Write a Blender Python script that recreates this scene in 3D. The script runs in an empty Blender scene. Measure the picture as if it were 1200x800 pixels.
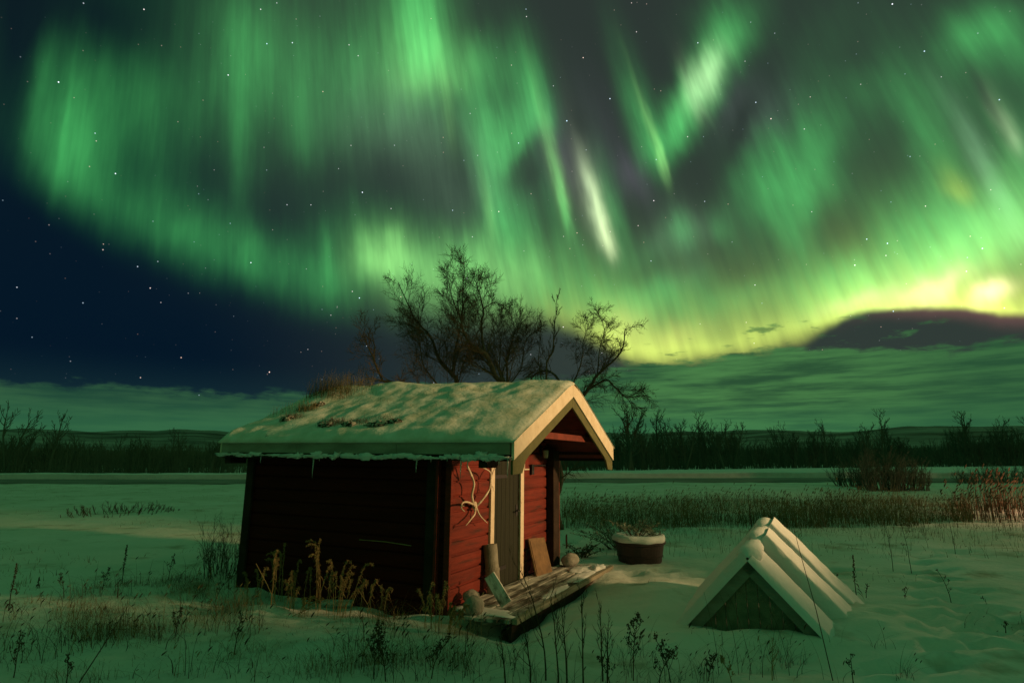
import bpy, math, random
import numpy as np
from mathutils import Vector, Matrix, noise
R = math.radians
random.seed(7)
S = bpy.context.scene
COL = S.collection

# ------------------------------------------------------------------ camera
FPX, PITCH = 690.0, math.atan(136/690)
cam_d = bpy.data.cameras.new('camera'); cam = bpy.data.objects.new('camera', cam_d); COL.objects.link(cam)
cam_d.sensor_width = 36; cam_d.lens = 36*FPX/1200; cam_d.clip_end = 9000; cam_d.clip_start = .05
cam.location = (0, 0, 1.6); cam.rotation_euler = (math.pi/2+PITCH, 0, 0)
S.camera = cam
S.view_settings.view_transform = 'Standard'; S.view_settings.look = 'None'
S.view_settings.exposure = 0; S.view_settings.gamma = 1
S.render.engine = 'CYCLES'
S.cycles.use_denoising = True
S.cycles.max_bounces = 6; S.cycles.diffuse_bounces = 3; S.cycles.glossy_bounces = 2
S.cycles.transmission_bounces = 4; S.cycles.transparent_max_bounces = 8

F_ = Vector((0, math.cos(PITCH), math.sin(PITCH))); U_ = Vector((0, -math.sin(PITCH), math.cos(PITCH))); R_ = Vector((1, 0, 0))
CAM = Vector((0, 0, 1.6))
def ray(u, v): return (F_ + R_*((u-600)/FPX) + U_*((400-v)/FPX)).normalized()
def gpt(u, v, z=0):
    d = ray(u, v); return CAM + d*((z-1.6)/d.z)
def at(u, v, Y):
    d = ray(u, v); return CAM + d*(Y/d.y)

# ------------------------------------------------------------------ sky
W = bpy.data.worlds.new('World'); S.world = W; W.use_nodes = True
W.cycles.sampling_method = 'MANUAL'; W.cycles.sample_map_resolution = 256
nt = W.node_tree; nt.nodes.clear(); L = nt.links
def nd(t, **k):
    n = nt.nodes.new(t)
    for a, b in k.items(): setattr(n, a, b)
    return n
def setin(n, i, v):
    if v is None: return
    if isinstance(v, bpy.types.NodeSocket): L.new(v, n.inputs[i])
    else: n.inputs[i].default_value = v
def M(op, a, b=None, c=None, clamp=False):
    n = nd('ShaderNodeMath', operation=op, use_clamp=clamp); setin(n, 0, a); setin(n, 1, b); setin(n, 2, c); return n.outputs[0]
def V(op, a, b=None, c=None):
    n = nd('ShaderNodeVectorMath', operation=op); setin(n, 0, a); setin(n, 1, b); setin(n, 2, c)
    return n.outputs['Value'] if op in ('DOT_PRODUCT', 'LENGTH') else n.outputs[0]
def SM(x, a, b):
    n = nd('ShaderNodeMapRange', interpolation_type='SMOOTHSTEP'); setin(n, 0, x); setin(n, 1, a); setin(n, 2, b); return n.outputs[0]
def NOISE(vec, scale, detail=2, rough=.5, color=False):
    n = nd('ShaderNodeTexNoise'); L.new(vec, n.inputs['Vector']); n.inputs['Scale'].default_value = scale
    n.inputs['Detail'].default_value = detail; n.inputs['Roughness'].default_value = rough
    return n.outputs['Color' if color else 'Fac']
def COMB(x, y, z=0):
    n = nd('ShaderNodeCombineXYZ'); setin(n, 0, x); setin(n, 1, y); setin(n, 2, z); return n.outputs[0]
tc = nd('ShaderNodeTexCoord').outputs['Generated']
D = V('NORMALIZE', tc)
sx = nd('ShaderNodeSeparateXYZ'); L.new(D, sx.inputs[0])
EL = M('ARCSINE', sx.outputs[2]); AZ = M('ARCTAN2', sx.outputs[0], sx.outputs[1])
# the magnetic zenith: aurora rays converge on it
MZ = ray(300, -1300)
E1 = (F_ - MZ*F_.dot(MZ)).normalized(); E2 = E1.cross(MZ).normalized()
if E2.x < 0: E2 = -E2
KP = 2.0
def pcoord(d): return (KP*math.atan2(d.dot(E2), d.dot(E1)), math.acos(max(-1, min(1, d.dot(MZ)))))
PHI = M('MULTIPLY', M('ARCTAN2', V('DOT_PRODUCT', D, tuple(E2)), V('DOT_PRODUCT', D, tuple(E1))), KP)
TH = M('ARCCOSINE', V('DOT_PRODUCT', D, tuple(MZ)))
P0 = COMB(PHI, TH)
warp = V('SUBTRACT', NOISE(V('MULTIPLY', P0, (9, 6, 1)), 1.0, 3, .6, True), (.5, .5, .5))
P = V('MULTIPLY_ADD', warp, (.055, .05, 0), P0)
SPEC = []; last = [None]
def blob(u, v, su, sv, col, k=1.0, rot=0, skew=0):
    """soft glow centred on the sky direction of (u,v); su, sv are radii in photo pixels"""
    c = pcoord(ray(u, v)); e = pcoord(ray(u+2, v)); g = pcoord(ray(u, v+2))
    dphi = math.hypot(e[0]-c[0], e[1]-c[1])/2; dth = abs(g[1]-c[1])/2
    SPEC.append((col, rot != 0, skew != 0, c, 1/(su*dphi), 1/(sv*dth), k, R(rot), min(.55, skew*.5), 1/dphi, 1/dth, su, sv))
sp = nd('ShaderNodeSeparateXYZ'); L.new(P, sp.inputs[0]); PX, PY = sp.outputs[0], sp.outputs[1]
def flush():
    """sum of all glows so far: three at a time, one per vector channel"""
    groups = {}
    for q in SPEC: groups.setdefault((q[0], q[1], q[2]), []).append(q)
    SPEC.clear(); sums = {}
    for (col, isrot, isskew), qs in groups.items():
        for i in range(0, len(qs), 3):
            t = qs[i:i+3]; n = len(t); t = t + [t[-1]]*(3-n)
            px, py = PX, PY
            if last[0] is not None: px = M('MULTIPLY_ADD', last[0], 1e-7, PX)   # keeps the shader's evaluation in order
            if isrot:
                co = [math.cos(q[7]) for q in t]; si = [math.sin(q[7]) for q in t]
                X1 = V('MULTIPLY_ADD', px, tuple(q[9]*c/q[11] for q, c in zip(t, co)), tuple(-(q[3][0]*q[9]*c+q[3][1]*q[10]*w)/q[11] for q, c, w in zip(t, co, si)))
                X = V('MULTIPLY_ADD', py, tuple(q[10]*w/q[11] for q, w in zip(t, si)), X1)
                Y1 = V('MULTIPLY_ADD', px, tuple(-q[9]*w/q[12] for q, w in zip(t, si)), tuple(-(-q[3][0]*q[9]*w+q[3][1]*q[10]*c)/q[12] for q, c, w in zip(t, co, si)))
                Y = V('MULTIPLY_ADD', py, tuple(q[10]*c/q[12] for q, c in zip(t, co)), Y1)
            else:
                X = V('MULTIPLY_ADD', px, tuple(q[4] for q in t), tuple(-q[4]*q[3][0] for q in t))
                Y = V('MULTIPLY_ADD', py, tuple(q[5] for q in t), tuple(-q[5]*q[3][1] for q in t))
            if isskew: Y = V('MULTIPLY_ADD', V('ABSOLUTE', Y), tuple(q[8] for q in t), Y)
            E_ = V('MULTIPLY_ADD', Y, Y, V('MULTIPLY', X, X))
            w = V('POWER', (.3679, .3679, .3679), E_)
            r = V('DOT_PRODUCT', w, tuple(q[6] if j < n else 0 for j, q in enumerate(t)))
            r = M('ADD', r, sums[col]) if col in sums else r
            sums[col] = r; last[0] = r
    out = None
    for col, r in sums.items():
        n = nd('ShaderNodeVectorMath', operation='MULTIPLY_ADD'); L.new(r, n.inputs[0]); n.inputs[1].default_value = col
        if out: L.new(out, n.inputs[2])
        out = n.outputs[0]
    return out
G = (.045, .33, .075); GY = (.20, .50, .13); PW = (.42, .56, .30); YE = (.50, .66, .10); GR = (.10, .20, .11); VI = (.10, .07, .12)
B = blob
# left curtain
B(88, 150, 52, 85, G, .46, skew=.5); B(38, 165, 11, 60, G, .30, skew=.8); B(55, 182, 9, 52, G, .30, skew=.9); B(70, 195, 9, 55, G, .50, skew=1.2); B(95, 180, 16, 60, G, .20)
B(180, 140, 120, 110, G, .30); B(165, 120, 30, 60, G, .16); B(200, 45, 90, 50, G, .05)
B(120, 245, 70, 34, G, .16, 25); B(190, 262, 80, 36, G, .30, 25); B(270, 290, 80, 34, G, .30, 20); B(345, 318, 60, 34, G, .28, 15)
B(285, 70, 30, 75, G, .42); B(284, 165, 13, 80, G, .36); B(300, 60, 80, 75, G, .34); B(295, 300, 11, 34, G, .25)
B(350, 165, 14, 38, G, .20, skew=.8); B(372, 130, 70, 90, G, .24); B(385, 320, 11, 34, G, .42, skew=.5); B(400, 330, 40, 34, G, .28)
B(430, 70, 60, 70, G, .30)
# upper middle
B(500, 60, 30, 60, G, 1.15, skew=1.0); B(502, 92, 48, 36, GY, .40, skew=.8); B(490, 60, 72, 75, G, .36); B(528, 150, 7, 45, GY, .24, skew=.8)
B(470, 150, 70, 60, GR, .55); B(570, 78, 32, 34, G, .40); B(560, 120, 60, 55, G, .25)
B(634, 125, 20, 44, G, .85, skew=.6); B(605, 168, 36, 22, G, .85, -35, skew=.9); B(575, 160, 26, 50, G, .30)
B(583, 245, 20, 58, G, .62, skew=.6); B(573, 255, 6, 50, GY, .25); B(606, 255, 22, 50, G, .50, skew=.5); B(560, 210, 60, 60, GR, .35)
B(655, 215, 7, 62, GY, .65, skew=.5); B(663, 250, 5, 40, G, .7, skew=.8); B(642, 235, 12, 60, G, .22)
B(690, 215, 16, 62, PW, .42); B(698, 240, 8, 55, PW, .75, skew=.6); B(711, 280, 7, 28, (.75, .85, .45), .95, skew=1.2); B(716, 245, 16, 56, G, .72, skew=.4)
B(742, 215, 18, 34, VI, .6); B(675, 170, 40, 60, VI, .5)
# the bright slanting fold
B(760, 160, 16, 55, G, .95, skew=.8); B(770, 180, 4, 46, GY, 1.1, skew=.8); B(778, 190, 3, 30, GY, .5, skew=1)
B(790, 150, 22, 42, G, .85, 50); B(815, 112, 24, 48, G, 1.0, 52); B(828, 92, 17, 34, PW, .95, 52); B(846, 62, 26, 44, G, .75, 45); B(862, 36, 34, 36, G, .35); B(855, 10, 60, 40, G, .14)
B(818, 125, 9, 26, PW, .35, 0, skew=.8); B(880, 130, 50, 40, VI, .30, 30)
# right side
B(990, 110, 110, 90, G, .24); B(900, 205, 46, 60, G, .30); B(955, 175, 38, 50, G, .42, 20); B(940, 225, 40, 50, G, .60, 10); B(918, 190, 12, 60, G, .2)
B(890, 240, 34, 55, G, .34); B(850, 275, 14, 34, G, .40); B(800, 272, 16, 22, G, .50); B(935, 290, 22, 46, G, .45); B(800, 285, 45, 40, GR, .5)
B(1105, 190, 30, 62, G, .62, skew=.6); B(1122, 220, 14, 24, (.35, .34, .02), .50, skew=.5); B(1080, 120, 60, 60, G, .20); B(1050, 250, 40, 44, G, .35)
B(1150, 40, 55, 42, G, .70); B(1195, 60, 34, 60, G, .55); B(1182, 155, 12, 40, PW, .55, skew=.4); B(1200, 180, 40, 90, G, .50); B(1150, 190, 14, 90, GR, .8)
B(1140, 270, 90, 55, G, .80); B(1180, 260, 60, 60, GY, .55); B(1090, 320, 130, 30, GY, .60); B(1060, 305, 110, 44, G, .80); B(980, 335, 60, 32, G, .60)
# glow over the tree
B(452, 303, 34, 28, GY, 1.2, skew=.3); B(435, 280, 60, 45, G, .35); B(530, 322, 70, 36, GY, .80); B(560, 300, 90, 36, G, .45); B(600, 330, 46, 34, GY, .45); B(660, 330, 60, 40, G, .65)
B(760, 345, 80, 36, G, .50); B(860, 345, 70, 30, G, .50); B(735, 330, 60, 36, G, .3)
blobs = flush()
K = (1, 1, 1)
B(240, 205, 42, 42, K, .50); B(330, 215, 40, 60, K, .42, skew=.3); B(150, 195, 14, 60, K, .25); B(455, 205, 60, 52, K, .62, skew=.3); B(380, 215, 30, 40, K, .30); B(540, 190, 12, 60, K, .55)
B(620, 205, 24, 26, K, .62, skew=.6); B(668, 130, 18, 70, K, .45, skew=.5); B(690, 150, 26, 60, K, .60); B(738, 80, 26, 90, K, .55); B(745, 250, 26, 40, K, .85, skew=.6); B(640, 270, 14, 50, K, .45)
B(868, 150, 20, 56, K, .95, 50); B(905, 80, 20, 60, K, .4); B(820, 210, 24, 34, K, .70); B(780, 310, 70, 20, K, .62); B(880, 320, 60, 24, K, .62); B(850, 300, 30, 30, K, .5); B(975, 262, 30, 30, K, .60); B(1045, 160, 26, 50, K, .55); B(1000, 60, 50, 40, K, .6); B(1150, 110, 10, 60, K, .5); B(990, 190, 30, 26, K, .3)
B(110, 12, 150, 62, K, .90); B(20, 60, 26, 120, K, .8); B(560, 20, 40, 30, K, .5); B(400, 20, 30, 40, K, .3); B(700, 310, 60, 30, K, .35)
dk_ = flush(); gap = V('SUBTRACT', (1, 1, 1), V('MINIMUM', dk_, (.90, .90, .88))); blobs = V('MULTIPLY', blobs, gap)
# rays: fine stripes along the field lines
ray_n = NOISE(COMB(M('MULTIPLY', PHI, 26), M('MULTIPLY', TH, 3)), 1.0, 3, .62)
ray_f = M('MULTIPLY_ADD', SM(ray_n, .28, .72), .26, .87)
soft_n = NOISE(V('MULTIPLY', P0, (6, 4, 1)), 1.0, 4, .6)
soft_f = M('MULTIPLY_ADD', SM(soft_n, .28, .72), .5, .75)
blobs = V('MULTIPLY', blobs, COMB(M('MULTIPLY', ray_f, soft_f), M('MULTIPLY', ray_f, soft_f), M('MULTIPLY', ray_f, soft_f)))
# curves over azimuth, all given at photo columns
A0, A1 = -R(48), R(48)
AZ01 = M('MULTIPLY_ADD', AZ, 1/(A1-A0), -A0/(A1-A0), True)
def curve(pts, lo, hi):
    n = nd('ShaderNodeFloatCurve'); L.new(AZ01, n.inputs['Value']); c = n.mapping.curves[0]
    n.mapping.use_clip = False
    pts = [(0, pts[0][1])] + pts + [(1, pts[-1][1])]
    for i, (x, y) in enumerate(pts):
        y = (y-lo)/(hi-lo)
        if i < 2: c.points[i].location = (x, y)
        else: c.points.new(x, y)
    n.mapping.update(); return M('MULTIPLY_ADD', n.outputs[0], hi-lo, lo)
def az_of(u, v): d = ray(u, v); return (math.atan2(d.x, d.y)-A0)/(A1-A0)
def el_of(u, v): return math.asin(ray(u, v).z)
edge = curve([(az_of(u, v), el_of(u, v)) for u, v in [(0, 190), (70, 240), (150, 285), (250, 335), (350, 375), (450, 385), (560, 385), (650, 380), (700, 402), (750, 424), (870, 415), (935, 398), (1000, 371), (1080, 361), (1200, 372)]], -.1, .7)
soft = curve([(az_of(u, 350), s) for u, s in [(0, .05), (300, .06), (560, .045), (680, .03), (760, .026), (930, .026), (980, .011), (1200, .009)]], 0, .2)
inten = curve([(az_of(u, 370), s) for u, s in [(0, .0), (330, .0), (430, .06), (500, .15), (620, .45), (690, 1.1), (760, 1.6), (840, 1.5), (920, 1.35), (1000, 1.3), (1080, 1.45), (1165, 2.0), (1200, 1.4)]], 0, 2)
ew = M('MULTIPLY_ADD', NOISE(COMB(M('MULTIPLY', AZ, 14), M('MULTIPLY', EL, 14)), 1, 3), .02, -.01)
e = M('SUBTRACT', M('ADD', EL, ew), edge)
rise = SM(M('DIVIDE', e, soft), -1.0, 1.0)
fall = M('POWER', 2.718, M('MULTIPLY', M('MAXIMUM', e, 0), -16))
fall2 = M('POWER', 2.718, M('MULTIPLY', M('MAXIMUM', e, 0), -27))
ray_s = M('MULTIPLY_ADD', SM(NOISE(COMB(M('MULTIPLY', PHI, 24), M('MULTIPLY', TH, 3)), 1, 2), .3, .7), .30, .85)
arc_i = M('MULTIPLY', M('MULTIPLY', inten, rise), ray_s)
a1 = V('MULTIPLY', COMB(M('MULTIPLY', arc_i, fall), M('MULTIPLY', arc_i, fall), M('MULTIPLY', arc_i, fall)), (.17, .42, .09))
ye_ = M('MULTIPLY', M('MULTIPLY', arc_i, fall2), SM(AZ, R(-9), R(9)))
a2 = V('MULTIPLY', COMB(ye_, ye_, ye_), (.44, .30, .02))
B(1165, 347, 26, 14, (.8, .6, .35), 1.5, skew=0); B(1090, 340, 50, 14, (.8, .6, .35), .8); B(1010, 352, 50, 12, (.8, .6, .35), .30)
B(735, 380, 26, 26, (.5, .42, .1), .45); B(790, 395, 40, 16, (.5, .42, .1), .30)
core = flush()
aur = V('ADD', V('ADD', a1, a2), V('ADD', blobs, core))
aur = V('MULTIPLY', aur, COMB(rise, rise, rise))
# pinkish lower fringe under the arc at right
fr = M('MULTIPLY', M('POWER', .3679, M('POWER', M('MULTIPLY', M('ADD', e, .004), 95), 2)), SM(AZ, R(28), R(38)))
aur = V('ADD', aur, V('MULTIPLY', COMB(fr, fr, fr), (.085, .026, .026)))
# night air behind the aurora
t_lr = SM(AZ, R(-30), R(8)); lo = SM(EL, R(8), R(38))
def MIX(f, a, b):
    n = nd('ShaderNodeMix', data_type='RGBA'); setin(n, 0, f); setin(n, 6, a); setin(n, 7, b); return n.outputs[2]
base_low = MIX(t_lr, (.0014, .0085, .020, 1), (.030, .044, .038, 1))
base_hi = MIX(SM(AZ, R(-38), R(-22)), (.004, .011, .016, 1), (.026, .038, .033, 1))
base = MIX(lo, base_low, base_hi)
base = MIX(M('MULTIPLY', SM(EL, R(9), R(3)), .7), base, (.010, .035, .042, 1))
# the sky overhead and behind is full of green too
over = M('MAXIMUM', SM(EL, R(42), R(60)), SM(M('ABSOLUTE', AZ), R(46), R(75)))
ov_n = SM(NOISE(V('MULTIPLY', P0, (2.4, 1.5, 1)), 1, 2), .32, .68)
ovf = M('MULTIPLY', over, M('MULTIPLY_ADD', ov_n, .9, .35))
aur = V('ADD', aur, V('MULTIPLY', COMB(ovf, ovf, ovf), (.014, .118, .024)))
# stars
vo = nd('ShaderNodeTexVoronoi', feature='F1'); L.new(D, vo.inputs['Vector']); vo.inputs['Scale'].default_value = 92
sr = nd('ShaderNodeSeparateColor'); L.new(vo.outputs['Color'], sr.inputs[0])
st = M('MULTIPLY', SM(vo.outputs['Distance'], .10, .015), M('MULTIPLY_ADD', M('POWER', sr.outputs[0], 14), 2.6, M('MULTIPLY', M('POWER', sr.outputs[0], 2), .35)))
stc = MIX(sr.outputs[1], (1, .62, .45, 1), (.55, .8, 1, 1))
tot = V('ADD', V('ADD', aur, base), V('MULTIPLY', stc, COMB(st, st, st)))
# low clouds
ctop = curve([(az_of(u, v), el_of(u, v)) for u, v in [(0, 446), (150, 450), (260, 459), (350, 457), (430, 452), (600, 444), (700, 436), (740, 424), (790, 424), (850, 415), (900, 406), (960, 402), (1040, 406), (1120, 404), (1200, 393)]], -.1, .4)
cvec = COMB(M('MULTIPLY', AZ, 6), M('MULTIPLY', EL, 30))
cn = NOISE(cvec, 1.0, 5, .55)
cn2 = NOISE(COMB(M('MULTIPLY_ADD', AZ, 16, 5), M('MULTIPLY', EL, 52)), 1.0, 4, .6)
ce = M('ADD', M('SUBTRACT', ctop, EL), M('MULTIPLY_ADD', cn2, .060, -.030))
cn3 = NOISE(COMB(M('MULTIPLY', AZ, 7), M('MULTIPLY_ADD', EL, 85, 3)), 1.0, 4, .6)
cm = SM(ce, -.004, .012)
# thin puffs ahead of the bank
puff = M('MULTIPLY', SM(cn2, .56, .68), M('MULTIPLY', SM(M('ADD', ce, .03), -.012, .012), .7))
cm = M('MAXIMUM', cm, M('MULTIPLY', puff, SM(AZ, R(8), R(14))))
rgt = SM(AZ, R(-8), R(20))
c_l = MIX(SM(M('MULTIPLY_ADD', cn3, .5, M('MULTIPLY', cn, .5)), .38, .62), (.014, .058, .036, 1), (.032, .104, .048, 1))
c_r = MIX(SM(M('MULTIPLY_ADD', cn3, .6, M('MULTIPLY', cn, .4)), .36, .62), (.024, .080, .034, 1), (.066, .205, .062, 1))
cc = MIX(rgt, c_l, c_r)
cc = MIX(M('MULTIPLY', SM(EL, R(5.5), R(2.2)), .55), cc, (.034, .155, .062, 1))
cc = MIX(M('MULTIPLY', SM(AZ, R(24), R(42)), .5), cc, (.018, .078, .036, 1))
tot = MIX(cm, tot, cc)
tot = MIX(SM(EL, R(.5), R(-1)), tot, (.01, .04, .02, 1))
bg = nd('ShaderNodeBackground'); L.new(tot, bg.inputs[0]); bg.inputs[1].default_value = 1.0
wo = nd('ShaderNodeOutputWorld'); L.new(bg.outputs[0], wo.inputs[0])

# ------------------------------------------------------------------ the yard lamp, out of frame to the right
lamp_d = bpy.data.lights.new('yard_lamp', 'SPOT'); lamp = bpy.data.objects.new('yard_lamp', lamp_d); COL.objects.link(lamp)
lamp.location = (17.5, 3.2, 5.9); lamp_d.energy = 15000; lamp_d.color = (1.0, .60, .27); lamp_d.shadow_soft_size = .6
lamp_d.spot_size = R(24); lamp_d.spot_blend = 1.0; lamp.rotation_euler = (Vector((-.3, 8.3, 2.0))-Vector(lamp.location)).to_track_quat('-Z', 'Y').to_euler()
lamp2_d = bpy.data.lights.new('roadside_lamp', 'POINT'); lamp2 = bpy.data.objects.new('roadside_lamp', lamp2_d); COL.objects.link(lamp2)
lamp2.location = (17.6, 15.6, 1.5); lamp2_d.energy = 1300; lamp2_d.color = (1.0, .48, .28); lamp2_d.shadow_soft_size = .15

# ------------------------------------------------------------------ materials
def mat(name, base, rough=.8, var=None, vscale=6, bump=0, bscale=20, stretch=(1, 1, 1), spec=.3, detail=5, lo=.35, hi=.65, var2=None, v2scale=1.5, v2=(.5, .7), trans=0):
    m = bpy.data.materials.new(name); m.use_nodes = True; t = m.node_tree; b = t.nodes['Principled BSDF']
    b.inputs['Base Color'].default_value = (*base, 1); b.inputs['Roughness'].default_value = rough
    b.inputs['Specular IOR Level'].default_value = spec
    if trans: b.inputs['Transmission Weight'].default_value = trans
    co = t.nodes.new('ShaderNodeTexCoord'); mp = t.nodes.new('ShaderNodeMapping'); mp.inputs['Scale'].default_value = stretch
    t.links.new(co.outputs['Object'], mp.inputs[0])
    def noi(s, d=detail):
        n = t.nodes.new('ShaderNodeTexNoise'); n.inputs['Scale'].default_value = s; n.inputs['Detail'].default_value = d; n.inputs['Roughness'].default_value = .6
        t.links.new(mp.outputs[0], n.inputs['Vector']); return n.outputs['Fac']
    def mr(s, a, c):
        n = t.nodes.new('ShaderNodeMapRange'); t.links.new(s, n.inputs[0]); n.inputs[1].default_value = a; n.inputs[2].default_value = c; return n.outputs[0]
    cur = None
    if var:
        x = t.nodes.new('ShaderNodeMix'); x.data_type = 'RGBA'; t.links.new(mr(noi(vscale), lo, hi), x.inputs[0])
        x.inputs[6].default_value = (*base, 1); x.inputs[7].default_value = (*var, 1); cur = x.outputs[2]
    if var2:
        x = t.nodes.new('ShaderNodeMix'); x.data_type = 'RGBA'; t.links.new(mr(noi(v2scale), *v2), x.inputs[0])
        if cur: t.links.new(cur, x.inputs[6])
        else: x.inputs[6].default_value = (*base, 1)
        x.inputs[7].default_value = (*var2, 1); cur = x.outputs[2]
    if cur: t.links.new(cur, b.inputs['Base Color'])
    if bump:
        bp = t.nodes.new('ShaderNodeBump'); bp.inputs['Strength'].default_value = bump; bp.inputs['Distance'].default_value = .02
        t.links.new(noi(bscale, 8), bp.inputs['Height']); t.links.new(bp.outputs[0], b.inputs['Normal'])
    return m
SNOW = mat('snow', (.78, .80, .82), .7, (.70, .73, .74), 3, .55, 16, spec=.15)
FIELD = mat('field_snow', (.78, .79, .76), .8, (.62, .65, .58), .35, .9, 9, spec=.1, var2=(.30, .27, .18), v2scale=1.1, v2=(.56, .74))
ROOFSNOW = mat('roof_snow', (.80, .80, .76), .75, (.62, .60, .50), 4, .6, 14, spec=.1, var2=(.12, .10, .06), v2scale=2.6, v2=(.66, .76))
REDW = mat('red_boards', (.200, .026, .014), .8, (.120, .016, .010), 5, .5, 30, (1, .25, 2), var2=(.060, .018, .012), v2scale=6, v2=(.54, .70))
RED_SHADED = mat('red_boards_shaded', (.070, .010, .007), .85, (.040, .007, .006), 4, .5, 30, (.25, 1, 2), spec=.1)  # the red paint again, with the unlit side's shade put into its colour
DARKW = mat('old_dark_wood', (.045, .030, .022), .85, (.025, .018, .014), 6, .5, 30, spec=.1)
OLIVE = mat('olive_paint', (.115, .115, .040), .7, (.085, .088, .032), 8, .3, 40, (1, 1, 1))
DOORM = mat('door_paint', (.020, .024, .012), .8, (.013, .016, .009), 6, .4, 60, (1, 3, .2))
CREAM = mat('cream_paint', (.74, .64, .50), .55, (.62, .52, .38), 7, .25, 50, var2=(.30, .24, .16), v2scale=14, v2=(.66, .74))
GREYW = mat('grey_board', (.34, .33, .27), .8, (.22, .21, .17), 8, .5, 40, (.3, 1, 1))
PLANK = mat('weathered_plank', (.16, .14, .11), .85, (.09, .08, .06), 10, .6, 40, (2, .3, 1), var2=(.70, .72, .70), v2scale=2.2, v2=(.40, .52))
BROWNB = mat('brown_panel', (.22, .13, .06), .8, (.13, .08, .04), 9, .4, 40)
METAL = mat('galvanised', (.26, .25, .20), .65, (.15, .14, .10), 9, .4, 60, spec=.4)
BLACKM = mat('black_metal', (.02, .02, .02), .5)
GLASS = mat('lantern_glass', (.45, .40, .28), .25, spec=.5)
STONE = mat('stone', (.36, .35, .31), .85, (.24, .23, .20), 9, .8, 30)
ANT = mat('antler', (.78, .68, .52), .5, (.50, .40, .28), 11, .4, 40)
TUB = mat('tub_plastic', (.030, .020, .022), .5, (.05, .03, .03), 5, .3, 20)
BARK = mat('birch_bark', (.17, .11, .075), .9, (.06, .045, .035), 6, .8, 20, var2=(.30, .24, .19), v2scale=4, v2=(.6, .7))
TWIG = mat('twigs', (.12, .078, .048), .9, spec=.1)
FARB_HAZED = mat('far_bark_hazed', (.100, .115, .088), .95, spec=.05)  # bark colour raised and greened, distance haze painted into it
DRY = mat('dry_grass', (.24, .19, .085), .9, (.13, .10, .05), 3, spec=.1)
DRYD = mat('dark_stems', (.055, .040, .025), .9, (.09, .06, .035), 5, spec=.1)
REED = mat('reeds', (.21, .175, .080), .9, (.085, .075, .038), 1.6, spec=.1)
STRAW = mat('straw', (.38, .27, .12), .9, (.20, .15, .07), 5, spec=.1)
ICE = mat('ice', (.75, .80, .80), .15, spec=.6, trans=.6)
MESHP = mat('shelter_panel', (.26, .26, .18), .9, (.16, .16, .11), 12, .6, 90)
HILLM = mat('moor_snow', (.34, .37, .36), .95, (.07, .08, .07), .006, 0, 1, (.5, 1, 1), spec=.05, detail=9, lo=.36, hi=.64)
REDST = mat('stake_paint', (.22, .05, .03), .8)

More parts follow.
